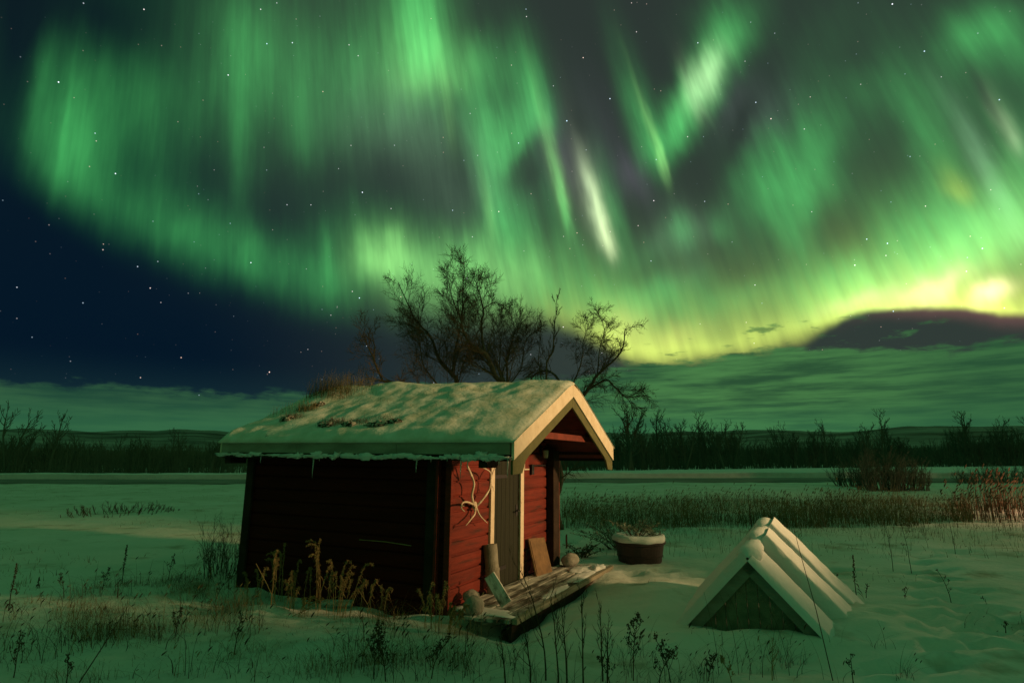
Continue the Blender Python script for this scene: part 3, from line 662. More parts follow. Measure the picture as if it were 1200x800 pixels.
# square plate and hook
p = wallpt(616, 543, .0); pl = hthing('wall_plate_sign', .0, p.y, p.z, 'small blank square plate with a pale edge on the red wall right of the door', 'plate')
MB().box((0, -.07, -.06), (.014, .07, .075)).build('panel', REDW, pl)
for q in (((0, -.085, -.07), (.022, -.068, .085)), ((0, -.085, -.085), (.022, .08, -.068))): MB().box(*q).build('edging', CREAM, pl, bevel=.002)
p = wallpt(623, 548, .0); hk = hthing('latch', .0, p.y, p.z, 'black iron latch with long bar on the wall below the lantern', 'latch')
MB().box((0, -.05, -.09), (.03, .03, .05)).build('latch_plate', BLACKM, hk, bevel=.004)
MB().tube([(.02, 0, .03), (.035, .2, .035), (.035, .42, .03)], .009, 6).build('bar', BLACKM, hk)
# rolled metal sheet
p = wallpt(574, 690, .16); rl = hthing('metal_pipe', .14, .78, -.02, 'grey stove pipe leaning upright beside the left door frame', 'pipe')
b = MB(); pr = []; 
for z in [0, .03]+[.03+.60*k/8 for k in range(1, 9)]: pr.append((.082+.002*math.sin(z*60), z))
b.lathe(pr+[(.084, .635), (.076, .635), (.074, .5), (.074, .1)], 28); q = b.build('pipe_wall', METAL, rl, smooth=False); q.rotation_euler = (R(-2), R(-8), 0)
b = MB(); b.lathe([(.086, .34), (.089, .345), (.089, .365), (.086, .37)], 28); q = b.build('pipe_seam', METAL, rl); q.rotation_euler = (R(-2), R(-8), 0)
# leaning brown board
bd = hthing('leaning_board', .20, 2.12, .07, 'square brown board leaning against the red wall right of the door', 'board')
q = MB().box((-.009, -.22, 0), (.009, .22, .48), .004).build('panel', BROWNB, bd, bevel=.003); q.rotation_euler = (R(-3), R(-17), R(-6))
q = MB().box((.010, -.20, .03), (.016, -.17, .45)).build('batten', BROWNB, bd); q.rotation_euler = (R(-3), R(-17), R(-6))
# stones and plank
def stone(name, x, y, z, r, sd, label, m=STONE):
    o = MB().blobm((0, 0, 0), r, sd, .16, 26, 16, 1.1).build(name, m, smooth=True); o.matrix_world = HM @ Matrix.Translation((x, y, z)); return tag(o, label, 'stone')
stone('boulder', .36, -.12, .15, (.10, .11, .10), 3, 'large rounded pale stone on the near end of the deck')
stone('boulder', .14, .22, .155, (.085, .10, .065), 8, 'dark flatter stone behind the pale stone at the cabin corner')
stone('boulder', .30, 2.86, .16, (.12, .17, .09), 5, 'low brown stone on the deck below the right corner post')
pk = MB().box((-.10, -.02, 0), (.10, .02, .55), .008).build('loose_plank', PLANK, bevel=.003); pk.matrix_world = HM @ Matrix.Translation((.52, .30, .10)) @ Matrix.Rotation(R(-38), 4, 'Y') @ Matrix.Rotation(R(12), 4, 'Z') @ Matrix.Scale(.62, 4)
tag(pk, 'short snow dusted plank tilted up against the pipe on the deck', 'plank')
# ------------------------------------------------------------------ deck
dk = bpy.data.objects.new('deck', None); COL.objects.link(dk); dk.matrix_world = HM @ Matrix.Translation((0, 0, 0))
tag(dk, 'low board deck of snowy planks along the front of the cabin', 'deck')
DM = mat('deck_board', (.075, .072, .055), .9, (.50, .52, .48), 4, .6, 50, (1.8, .5, 1), lo=.40, hi=.58)
for k in range(6):
    x0 = .05+k*.125; y0 = [-.02, .12, -.25, -.24, -.22, -.19][k]; y1 = [2.9, 3.0, 3.05, 3.1, 3.12, 3.12][k]
    b = MB(); n = 26
    for j in range(n): pass
    b.box((x0+.007, y0, .048), (x0+.116, y1, .078), .004); b.build('deck_board', DM, dk, bevel=.004)
q = MB().box((.80, -.16, .040), (.855, 3.16, .088), .004).build('edge_board', mat('deck_edge', (.30, .29, .22), .8, (.25, .22, .16), 6, .5, 40), dk, bevel=.006)
for y in (.25, 1.2, 2.2): MB().box((.04, y-.03, -.02), (.80, y+.03, .046)).build('joist', DARKW, dk)
MB().box((.74, -.15, -.04), (.795, 3.1, .044)).build('joist', DARKW, dk)
MB().box((.757, -.14, -.13), (.785, 3.0, -.045)).build('gap_shade_board', DARKW, dk)  # dark strip added to paint the shade in the gap below the deck
for y in (-.1, 1.0, 2.0): MB().box((.66, y, -.35), (.735, y+.09, -.045)).build('support', DARKW, dk)
# thin snow lying on the deck
def snow_patch(name, cx, cy, rx, ry, h, sd, m=SNOW, par=None):
    return MB().blobm((cx, cy, .078), (rx, ry, h), sd, .5, 26, 8, 1.8).build(name, m, par, smooth=True)
for i, (cx, cy, rx, ry, h) in enumerate(((.72, 1.2, .07, .42, .010), (.70, 2.2, .11, .5, .016), (.55, 2.65, .16, .25, .02), (.40, .0, .30, .16, .010), (.72, 2.85, .10, .22, .045))): snow_patch('deck_snow', cx, cy, rx, ry, h, i+20, SNOW, dk)
# boards lying by the side wall
def slab(name, p, l, w, t, rz, label, m=PLANK, tilt=0, cat='board'):
    o = MB().box((-l/2, -w/2, -t/2), (l/2, w/2, t/2), .006).build(name, m, bevel=.004); o.location = p; o.rotation_euler = (R(4), R(tilt), R(rz)); return tag(o, label, cat)
SNB = mat('snowed_board', (.55, .57, .54), .9, (.2, .18, .14), 5, .5, 30, lo=.55, hi=.68)
g = gpz(395, 712); slab('snowy_board', g+Vector((0, 0, .06)), .34, .12, .03, -8, 'short snow topped board lying at the foot of the dark side wall', SNB)
g = gpz(575, 741); slab('snowy_board', g+Vector((0, .05, .09)), .20, .09, .02, 10, 'small snowy board sticking out beneath the front of the deck', SNB)
p0 = hw(sidept(421, 632, -.06).x, -.06, sidept(421, 632, -.06).z); p1 = hw(sidept(482, 639, -.06).x, -.06, sidept(482, 639, -.06).z)
tag(MB().tube([p0, (p0+p1)/2+Vector((0, 0, .01)), p1], .005, 5).build('thin_lath', STRAW), 'thin pale lath stuck across the dark side wall', 'lath')
# a red stake
g = gpz(664, 642); tag(MB().tube([g, g+Vector((0, 0, .2)), g+Vector((.004, 0, .24))], [.018, .017, .012], 8).build('stake', REDST), 'short red stake in the snow right of the cabin', 'stake')

# ------------------------------------------------------------------ planter tub
TC = Vector((2.0, 9.68, gz0(2.0, 9.68)-.02)); tub = empty('planter_tub', TC); tag(tub, 'dark round planter tub with a thick rim of snow', 'planter')
MB().lathe([(.31, 0), (.33, .02), (.375, .28), (.40, .29), (.405, .325), (.37, .325), (.36, .2)], 40).build('tub_wall', TUB, tub, smooth=False)
MB().lathe([(.315, .10), (.352, .10), (.356, .118), (.33, .12)], 40).build('tub_band', TUB, tub)
MB().lathe([(.36, .30), (.408, .327), (.415, .37), (.395, .41), (.34, .425), (.2, .40), (.02, .39)], 48, wob=.10).build('snow_rim', SNOW, tub, smooth=True)
def leaf(b, p, d, l, w, droop=.4):
    d = d.normalized(); side = d.cross(Vector((0, 0, 1)))
    if side.length < .05: side = Vector((1, 0, 0))
    side = side.normalized()*w; i0 = len(b.v); up = Vector((0, 0, 1))
    for t, k in ((0, .15), (.35, 1), (.7, .75), (1, .05)):
        c = p+d*(l*t)-up*(droop*l*t*t); b.v.append(tuple(c-side*k+up*w*.3*k)); b.v.append(tuple(c)); b.v.append(tuple(c+side*k+up*w*.3*k))
    for k in range(3):
        q = i0+3*k; b.f.append((q, q+1, q+4, q+3)); b.f.append((q+1, q+2, q+5, q+4))
def leafy(name, loc, r, h, nst, nlf, ll, m_st, m_lf, label, seed, droop=.5, cat='plant'):
    rg = random.Random(seed); o = empty(name, loc); tag(o, label, cat); bs, bl = MB(), MB()
    for _ in range(nst):
        a = rg.uniform(0, 6.28); q = r*.35*rg.random(); p = Vector((q*math.cos(a), q*math.sin(a), -.03)); lean = Vector((math.cos(a), math.sin(a), 0))*rg.uniform(.1, r*1.1)
        hh = h*rg.uniform(.45, 1); pts = [p, p+lean*.3+Vector((0, 0, hh*.5)), p+lean*.7+Vector((rg.uniform(-.03, .03), rg.uniform(-.03, .03), hh*.85)), p+lean+Vector((0, 0, hh))]
        bs.tube(pts, [.005, .004, .003, .0015], 4, False)
        for _ in range(nlf):
            t = rg.uniform(.25, 1)*3; k = min(2, int(t)); c = pts[k].lerp(pts[k+1], t-k)
            leaf(bl, c, Vector((rg.uniform(-1, 1), rg.uniform(-1, 1), rg.uniform(-.1, .8))), ll*rg.uniform(.5, 1.2), ll*.16*rg.uniform(.6, 1.3), droop)
    bs.build('stem', m_st, o); bl.build('leaf', m_lf, o); return o
LF = mat('withered_leaf', (.085, .095, .050), .85, (.17, .14, .07), 7, spec=.2)
LFD = mat('frosted_leaf', (.14, .17, .11), .85, (.30, .32, .26), 9, spec=.2)
leafy('potted_plant', TC+Vector((-.05, 0, .40)), .34, .26, 26, 11, .085, DRYD, LFD, 'frosted leafy plant growing in the snowy planter tub', 1)
leafy('potted_plant', TC+Vector((.2, -.12, .40)), .12, .12, 10, 8, .06, DRYD, LF, 'low withered plant at the right edge of the planter tub', 2)
leafy('garden_plant', Vector((1.95, 10.9, gz0(1.95, 10.9))), .75, .52, 60, 12, .10, DRYD, LFD, 'wide frosted leafy plant right behind the planter tub', 3)
leafy('garden_plant', Vector((1.15, 10.3, gz0(1.15, 10.3))), .30, .26, 26, 10, .09, DRYD, LF, 'dark low leafy plant left of the planter tub', 4)

# ------------------------------------------------------------------ A-frame shelter
RF = Vector((2.33, 5.93, .78)); RV = Vector((.86, 1.60, 0)); RL_ = RV.length; rv = RV.normalized(); sv = Vector((rv.y, -rv.x, 0))
AM = Matrix(((sv.x, rv.x, 0, 2.25), (sv.y, rv.y, 0, 5.88), (0, 0, 1, -.13), (0, 0, 0, 1))) @ Matrix.Rotation(R(4.5), 4, 'X')
# local: x to the right, y back along the ridge, z up
sh = bpy.data.objects.new('garden_shelter', None); COL.objects.link(sh); sh.matrix_world = AM
tag(sh, 'low A frame garden shelter with snow panels on its slopes', 'garden shelter')
AH, AW = .80, .74
def sl(t, side, dn=0):
    """point on the slope, t from ridge (0) to foot (1); dn outward along the slope's normal"""
    n = Vector((AH, 0, AW)).normalized(); return Vector((side*(AW*t+n.x*dn), 0, AH*(1-t)+n.z*dn))
def slab_slope(b, side, t0, t1, y0, y1, d0, d1):
    a, c, d, e = sl(t0, side, d0), sl(t1, side, d0), sl(t1, side, d1), sl(t0, side, d1)
    b.prism([(a.x, y0, a.z), (c.x, y0, c.z), (d.x, y0, d.z), (e.x, y0, e.z)], (0, y1-y0, 0)); return b
for side, nm in ((-1, 'left_panel'), (1, 'right_panel')):
    pb = MB()
    for ya, yb, ta, tb in ([(.05, RL_, 0, 1.12)] if side < 0 else [(.05, .515, .02, 1.12), (.71, 1.235, .02, 1.12), (1.40, RL_, .02, 1.12), (.517, .708, .02, .10), (.517, .708, .90, 1.12), (1.237, 1.398, .02, .12), (1.237, 1.398, .80, 1.12)]): slab_slope(pb, side, ta, tb, ya, yb, -.03, -.004)
    pb.build('slope_panel', mat('shelter_board', (.16, .15, .10), .8, (.09, .085, .06), 6, .4, 30) if side < 0 else bpy.data.materials['shelter_board'], sh)
    slab_slope(MB(), side, .02, 1.1, -.0, .05, -.11, -.002).build('frame_bar', GREYW, sh, bevel=.004)
b = MB()
for k in range(-7, 8):                                  # narrow upright boards
    x0, x1 = k*.1-.047, k*.1+.047; z0, z1 = [AH*.92*(1-min(1, abs(q)/(AW*.95))) for q in (x0, x1)]; d_ = rs.uniform(0, .006)
    b.prism([(x0, .06-d_, 0), (x1, .06-d_, 0), (x1, .06-d_, max(.001, z1)), (x0, .06-d_, max(.001, z0))] if k else [(x0, .06, 0), (x1, .06, 0), (x1, .06, z1), (0, .06, AH*.92), (x0, .06, z0)], (0, .014, 0))
b.build('front_panel', MESHP, sh)
MB().prism([(-AW, RL_-.03, 0), (AW, RL_-.03, 0), (0, RL_-.03, AH*.95)], (0, .012, 0)).build('rear_panel', MESHP, sh)
MB().box((-.02, .02, AH-.06), (.02, RL_-.02, AH-.02)).build('ridge_bar', GREYW, sh)
def snow_slab(side, y0, y1, t0, t1, th, sd, round_end=.05):
    """cushion of snow lying on part of a slope"""
    b = MB(); nt_, ny_ = 46, 40
    for i in range(nt_+1):
        for j in range(ny_+1):
            t = t0+(t1-t0)*i/nt_; y = y0+(y1-y0)*j/ny_
            ed = min((t-t0)*1.08 if t0 > .001 else 9, (y-y0), (y1-y), (t1-t)*1.08+.04)
            k = math.sqrt(max(0, min(1, ed/round_end)))
            h = th*k*(1+.14*noise.noise(Vector((t*2+sd, y*2, side)))+.05*noise.noise(Vector((t*11+sd, y*9, side))))
            p = sl(t, side, h-.003); b.v.append((p.x, y+.008*noise.noise(Vector((t*6, y*2, sd))), p.z))
    for i in range(nt_):
        for j in range(ny_):
            a = i*(ny_+1)+j; b.f.append((a, a+1, a+ny_+2, a+ny_+1))
    return b.build('snow_layer', SNOW, sh, smooth=True)
Y1, Y2 = .50, 1.22
snow_slab(1, -.07, Y1, .0, 1.15, .060, 1, .045); snow_slab(1, Y1+.20, Y2, .0, 1.15, .135, 2, .014); snow_slab(1, Y2+.18, RL_+.03, .0, 1.15, .140, 3, .014)
snow_slab(-1, -.07, RL_+.03, .0, 1.2, .085, 4)
# rounded ridge of snow joining the two slopes
b = MB(); n = 60
for i in range(n+1):
    y = -.035+(RL_+.07)*i/n; e = math.sqrt(max(0, min(1, min(i, n-i)/3.)))
    gap = 1-.75*(math.exp(-((y-(Y1+.125))/.10)**2)+math.exp(-((y-(Y2+.10))/.09)**2)); r = (.075*e+.01)*gap*(1+.15*noise.noise(Vector((y*4, 0, 0))))
    for k in range(13):
        w = math.pi*(-.18+1.36*k/12); b.v.append((r*1.25*math.cos(w), y, AH+.012+r*.95*math.sin(w)))
for i in range(n):
    for k in range(12): a = i*13+k; b.f.append((a, a+1, a+14, a+13))
b.build('snow_ridge', SNOW, sh, smooth=True)
# ------------------------------------------------------------------ woody plants
def grow(bt, bc, p, d, l, r, lev, rg, maxlev=3, up=.25, nch=(7, 6, 5), ratio=.52, wig=.22, twl=1.0, spread=.8):
    n = 6 if lev < 2 else 4; pts = [p.copy()]; d = d.normalized(); dirs = [d.copy()]
    for k in range(n):
        d = (d+Vector((rg.uniform(-wig, wig), rg.uniform(-wig, wig), rg.uniform(-wig, wig)+up*.35))).normalized(); pts.append(pts[-1]+d*(l/n)); dirs.append(d.copy())
    tgt = bt if lev == 0 else bc
    tgt.tube(pts, [r*(1-.78*k/n) for k in range(n+1)], 6 if lev == 0 else (4 if lev == 1 else 3), False)
    if lev >= maxlev: return
    children(bt, bc, pts, r, l, lev, rg, maxlev, up, nch, ratio, wig, twl, spread, .25)
def children(bt, bc, pts, r, l, lev, rg, maxlev, up, nch, ratio, wig, twl, spread, t0=.2):
    n = len(pts)-1; c = nch[min(lev, len(nch)-1)]
    for j in range(c):
        t = (t0+(1-t0)*(j+rg.random())/c)*n; k = min(n-1, int(t)); q = pts[k].lerp(pts[k+1], t-k); ax = (pts[k+1]-pts[k]).normalized()
        sd = Vector((rg.uniform(-1, 1), rg.uniform(-1, 1), rg.uniform(-1, 1))); sd = (sd-ax*sd.dot(ax)).normalized()
        dd = (ax*rg.uniform(.5, 1.0)+sd*spread*rg.uniform(.6, 1.2)).normalized(); rr = r*(1-.7*t/n)*rg.uniform(.42, .62)
        grow(bt, bc, q, dd, l*ratio*rg.uniform(.55, 1.2)*(1.15-.5*t/n), max(rr, .0022*twl), lev+1, rg, maxlev, up, nch, ratio, wig, twl, spread)
def tree_from(name, limbs, base, label, rg, nch=(9, 7, 5), ratio=.36, up=.2, m=BARK, r_scale=1, twl=1.0, spread=.8, maxlev=3, group=None):
    """limbs: (list of world points, r0, r1, twig length); drawn limbs get their own branches"""
    o = empty(name, base); tag(o, label, 'tree', group); bt, bc = MB(), MB()
    for pts, r0, r1, tl in limbs:
        P_ = [Vector(p)-Vector(base) for p in pts]; Q = []
        for i in range(len(P_)-1):
            a, c, d, e = P_[max(i-1, 0)], P_[i], P_[i+1], P_[min(i+2, len(P_)-1)]
            for k in range(4):
                t = k/4; q = .5*((2*c)+(d-a)*t+(2*a-5*c+4*d-e)*t*t+(3*c-a-3*d+e)*t*t*t)
                Q.append(q+Vector((rg.uniform(-1, 1), rg.uniform(-1, 1), rg.uniform(-1, 1)))*.012)
        Q.append(P_[-1]); n = len(Q); bt.tube(Q, [r0+(r1-r0)*k/(n-1) for k in range(n)], 8, False)
        ll_ = sum((a-c).length for a, c in zip(Q, Q[1:]))
        children(bt, bc, Q, (r0+r1)/2, tl, 0, rg, maxlev, up, (max(3, int(nch[0]*min(1.1, ll_/2.2))),)+tuple(nch[1:]), 1.0 if False else ratio*1.0, .22, twl, spread, .12)
    bt.build('trunk', m, o, smooth=True); bc.build('crown', TWIG, o); return o
def Z6(X, Y, D): return at(400+X/3.077, 300+Y/3.077, D)
def base_at(u, D): p = at(u, 500, D); return Vector((p.x, p.y, gz0(p.x, p.y)-.03))
rg = random.Random(11)
b0 = base_at(548, 12.4)
tree_from('birch_tree', [
    ([b0, Z6(590, 520, 12.4), Z6(555, 430, 12.4), Z6(520, 355, 12.3), Z6(470, 320, 12.2), Z6(440, 270, 12.1), Z6(420, 170, 12.0)], .075, .012, 1.6),
    ([Z6(520, 355, 12.3), Z6(505, 270, 12.5), Z6(512, 190, 12.6), Z6(492, 120, 12.6), Z6(478, 80, 12.7)], .030, .006, 1.2),
    ([Z6(555, 430, 12.4), Z6(520, 380, 12.9), Z6(480, 370, 13.2), Z6(440, 385, 13.5)], .022, .006, 1.0),
    ([Z6(512, 190, 12.6), Z6(550, 165, 12.7), Z6(580, 185, 12.8)], .012, .004, .6)], b0,
    'tall leaning birch with a reddish trunk, tallest of the bare trees behind the cabin', rg, nch=(24, 14, 5), ratio=.60, twl=1.7, spread=.7)
b0 = base_at(537, 12.9)
tree_from('birch_tree', [
    ([b0, Z6(418, 495, 12.9), Z6(400, 430, 12.9), Z6(350, 370, 12.9), Z6(322, 290, 12.8), Z6(262, 220, 12.7), Z6(205, 95, 12.6)], .062, .007, 1.5),
    ([Z6(400, 430, 12.9), Z6(412, 340, 13.1), Z6(432, 240, 13.2), Z6(440, 120, 13.2), Z6(443, 25, 13.2)], .034, .005, 1.3),
    ([Z6(432, 240, 13.2), Z6(400, 150, 13.0), Z6(385, 80, 12.9)], .015, .004, .8),
    ([Z6(418, 495, 12.9), Z6(370, 490, 12.5), Z6(310, 475, 12.3), Z6(245, 455, 12.1)], .028, .006, 1.1),
    ([Z6(322, 290, 12.8), Z6(270, 260, 13.2), Z6(225, 240, 13.5)], .014, .004, .8),
    ([Z6(370, 490, 12.5), Z6(300, 400, 12.5), Z6(280, 310, 12.4), Z6(265, 250, 12.4)], .020, .004, 1.0)], b0,
    'forked bare birch rising behind the middle of the roof left of the reddish trunk', rg, nch=(22, 14, 5), ratio=.62, twl=1.7, spread=.7)
b0 = base_at(470, 12.0)
tree_from('birch_tree', [
    ([b0, Z6(190, 500, 12), Z6(150, 450, 12), Z6(120, 380, 12), Z6(92, 320, 12), Z6(85, 290, 12)], .040, .006, 1.0),
    ([Z6(120, 380, 12), Z6(118, 320, 12.2), Z6(105, 260, 12.2)], .016, .004, .8), ([Z6(150, 450, 12), Z6(100, 440, 11.8), Z6(75, 450, 11.7), Z6(68, 480, 11.7)], .014, .004, .7)], b0,
    'small bare birch leaning left, leftmost of the trees behind the roof', rg, nch=(16, 10, 4), ratio=.6, twl=1.7, spread=.7)
b0 = base_at(601, 13.6)
tree_from('birch_tree', [
    ([b0, Z6(600, 470, 13.6), Z6(598, 380, 13.6), Z6(620, 290, 13.6), Z6(645, 235, 13.6)], .035, .005, 1.2),
    ([Z6(600, 470, 13.6), Z6(570, 400, 13.9), Z6(575, 310, 14), Z6(560, 250, 14)], .022, .004, 1.1), ([Z6(600, 470, 13.6), Z6(650, 400, 13.4), Z6(660, 320, 13.3), Z6(690, 270, 13.2)], .02, .004, 1.1)], b0,
    'bushy grey birch behind the ridge between the reddish trunk and the slender shoots', rg, nch=(24, 14, 5), ratio=.62, twl=1.7, spread=.7)
b0 = base_at(641, 13.0)
tree_from('birch_tree', [
    ([b0, Z6(738, 440, 13), Z6(762, 340, 13), Z6(770, 240, 13), Z6(780, 140, 13)], .030, .004, .85),
    ([Z6(725, 470, 13), Z6(712, 380, 13.1), Z6(716, 300, 13.1), Z6(722, 240, 13.1)], .014, .003, .7)], b0,
    'slender upright birch shoot standing just left of the gable peak', rg, nch=(22, 8, 4), ratio=.42, up=.5, spread=.55, twl=2.0)
b0 = base_at(655, 13.8)
def PX(u, v, D): return at(u, v, D)
tree_from('gnarled_birch', [
    ([b0, PX(651, 590, 13.8), PX(657, 560, 13.8), PX(653, 535, 13.8), PX(660, 505, 13.8), PX(672, 480, 13.7), PX(688, 458, 13.6), PX(700, 440, 13.5), PX(712, 428, 13.4), PX(728, 412, 13.3), PX(733, 385, 13.2)], .085, .010, 1.3),
    ([PX(672, 480, 13.7), PX(655, 445, 13.8), PX(640, 434, 13.9), PX(625, 440, 14), PX(620, 452, 14)], .034, .010, 1.1),
    ([PX(688, 458, 13.6), PX(710, 445, 13.2), PX(722, 455, 13), PX(735, 465, 12.9), PX(755, 462, 12.8)], .026, .004, 1.0),
    ([PX(700, 440, 13.5), PX(703, 410, 13.8), PX(708, 385, 13.9), PX(700, 365, 14)], .016, .004, 1.0),
    ([PX(660, 470, 13.7), PX(680, 430, 13.9), PX(684, 400, 14), PX(690, 380, 14)], .02, .004, 1.1),
    ([PX(735, 465, 12.9), PX(742, 480, 12.8), PX(740, 500, 12.8)], .008, .003, .6)], b0,
    'gnarled birch with arching drooping branches beyond the right side of the gable', rg, nch=(24, 14, 5), ratio=.56, up=-.08, twl=1.7, spread=.7)

# far birch belt: nine shapes, copied
protos = []
for k in range(9):
    rg = random.Random(100+k); bt, bc = MB(), MB(); H = [5, 4.4, 5.6, 3.8, 4.8, 5.2, 4.0, 3.2, 6.0][k]
    for s in range([1, 2, 1, 3, 1, 2, 3, 4, 1][k]):
        grow(bt, bc, Vector((rg.uniform(-.25, .25)*(k in (1, 3, 5, 6, 7)), rg.uniform(-.2, .2), -.1)), Vector((rg.uniform(-.2, .2), rg.uniform(-.2, .2), 1)), H*rg.uniform(.8, 1), .07+.012*H, 0, rg, 3, .35, (14, 6, 4), .36, .14, 9.0, .75)
    o = empty('birch_tree', (0, 0, 0)); bt.build('trunk', FARB_HAZED, o); bc.build('crown', FARB_HAZED, o); protos.append(o)
def copy_tree(o):
    c = o.copy(); COL.objects.link(c)
    for ch in o.children: d = ch.copy(); COL.objects.link(d); d.parent = c
    return c
used = set(); rg = random.Random(5)
def far_tree(k, x, y, sc, label, group='bare birches of the far belt'):
    o = protos[k] if k not in used else copy_tree(protos[k]); used.add(k)
    o.location = (x, y, gz0(x, y)-.05); o.rotation_euler = (0, 0, rg.uniform(0, 6.28)); o.scale = (sc, sc, sc*rg.uniform(.92, 1.08)); return tag(o, label, 'tree', group)
def far_px(k, u, D, topv, label, group=None):
    p = at(u, 520, D); H = [5, 4.4, 5.6, 3.8, 4.8, 5.2, 4.0, 3.2, 6.0][k]; top = at(u, topv, D).z; return far_tree(k, p.x, p.y, (top-gz0(p.x, p.y))/H/1.05, label, group)
far_px(8, 1034, 60, 472, 'tall round crowned bare tree standing out above the dark bushes right of centre')
far_px(2, 1138, 60, 480, 'dense dark bare tree at the right with a wide fan shaped crown')
far_px(4, 1165, 63, 494, 'slim bare tree close on the right of the wide fan shaped tree')
far_px(0, 60, 60, 478, 'thin bare birch standing up at the far left with a spreading top')
far_px(5, 10, 58, 474, 'dark birch at the left edge of the far belt')
far_px(6, 738, 58, 470, 'bushy bare tree rising above the belt just right of the cabin gable')
far_px(1, 860, 60, 488, 'rounded bare tree rising above the belt left of the dark bushes')
far_px(2, 945, 64, 498, 'slim dark birch poking above the belt between the two round crowned trees')
for i in range(350):
    u = rg.uniform(-60, 1260); D = rg.uniform(57, 84); k = rg.randrange(9)
    if 285 < u < 655 and not (240 < u < 300): continue
    p = at(u, 520, D); 
    env = .74+.22*noise.noise(Vector((u*.013, 0, 3)))+(.14 if 720 < u < 860 else 0)-(.22 if 930 < u < 1010 or 1060 < u < 1110 else 0)-(.12 if u < 280 else 0)
    far_tree(k, p.x, p.y, max(.35, env*rg.uniform(.85, 1.45)), 'bare birch in the dense dark belt of trees beyond the snowy field')
for k in range(9):
    if k not in used: far_tree(k, 30+k, 90, .8, 'bare birch in the dense dark belt of trees beyond the snowy field')
# undergrowth filling the belt
b = MB(); rg = random.Random(8)
for i in range(8500):
    u = rg.uniform(-120, 1320)
    if 300 < u < 640: continue
    D = rg.uniform(57, 92); p = at(u, 520, D); h = rg.uniform(.8, 3.4)*(1+.45*noise.noise(Vector((u*.02, 1, 1)))); x, y = p.x, p.y; z = gz0(x, y)
    dx, dy = rg.uniform(-.3, .3), rg.uniform(-.2, .2); w = rg.uniform(.015, .04)
    b.tube([(x, y, z), (x+dx*.5, y+dy*.5, z+h*.5), (x+dx*1.3, y+dy, z+h)], [w, w*.8, w*.3], 3, False)
    for _ in range(3):
        t = rg.uniform(.2, .9); q = Vector((x+dx*t, y+dy*t, z+h*t)); b.tube([q, q+Vector((rg.uniform(-.5, .5), rg.uniform(-.4, .4), rg.uniform(.15, .7)))], [w*.7, w*.3], 3, False)
tag(b.build('undergrowth', FARB_HAZED), 'tangled dark undergrowth filling the belt of birches beyond the field', 'undergrowth', kind='stuff')
# rows of low scrub on the slope behind, far off
b = MB()
for i in range(9000):
    a = rg.uniform(-R(46), R(46)); r = rg.uniform(95, 330); x, y = r*math.sin(a), r*math.cos(a); h = rg.uniform(1.6, 4.2)*(.7+r/400); w = .05+r*.0004
    for _ in range(3): b.tube([(x+rg.uniform(-.6, .6), y, .2), (x+rg.uniform(-.8, .8), y, h*rg.uniform(.6, 1))], [w, w*.4], 3, False)
tag(b.build('distant_scrub', FARB_HAZED), 'far off scrub and birch woods fading towards the hills', 'scrub', kind='stuff')

# bushes on the field
def bush(name, loc, r, h, n, seed, label, m=DRYD, tw=.004, cat='bush', group=None, lean=.6):
    rg = random.Random(seed); o = empty(name, loc); tag(o, label, cat, group); bt, bc = MB(), MB()
    for _ in range(n):
        a = rg.uniform(0, 6.28); q = r*(.55 if lean < 1.2 else .9)*math.sqrt(rg.random()); hf = 1-.55*(q/r)**2*1.4; d = Vector((math.cos(a)*lean*rg.random(), math.sin(a)*lean*rg.random(), 1))
        grow(bt, bc, Vector((q*math.cos(a), q*math.sin(a), -.04)), d, h*hf*rg.uniform(.4, 1), tw*1.6, 0, rg, 2, .25, (7, 4), .42, .16, tw/.0022*.55, .6)
    bt.build('stem', m, o); bc.build('twigs', m, o); return o
for u, v, r, h, n, sd, lab in ((1000, 570, 1.7, 1.35, 60, 1, 'paler twiggy bush at the left end of the dark bushes on the field'), (1032, 574, 2.0, 2.1, 110, 2, 'large dark bush standing in front of the round crowned tree'), (1062, 574, 1.8, 1.7, 90, 3, 'dark bush at the right end of the row on the field'), (1180, 566, 2.2, 1.5, 60, 4, 'dark bush behind the lit reeds at the right edge'), (1140, 566, 1.6, 1.0, 40, 5, 'low dark bush behind the lit reeds left of the right edge bush')):
    g = gpt(u, v); g = Vector((g.x, g.y, gz0(g.x, g.y))); bush('bush', g, r, h, n, sd, lab, FARB_HAZED, .014)
g = gpz(266, 672); bush('bush', g, .55, .85, 60, 6, 'thin twiggy bush hugging the rear corner of the cabin', DRYD, .0028, lean=.45)
g = gpz(143, 601); bush('grass_tuft', g, 1.6, .42, 90, 7, 'dark clump of dead stalks alone on the left of the snowy field', DRYD, .006, 'grass tuft', lean=1.3)

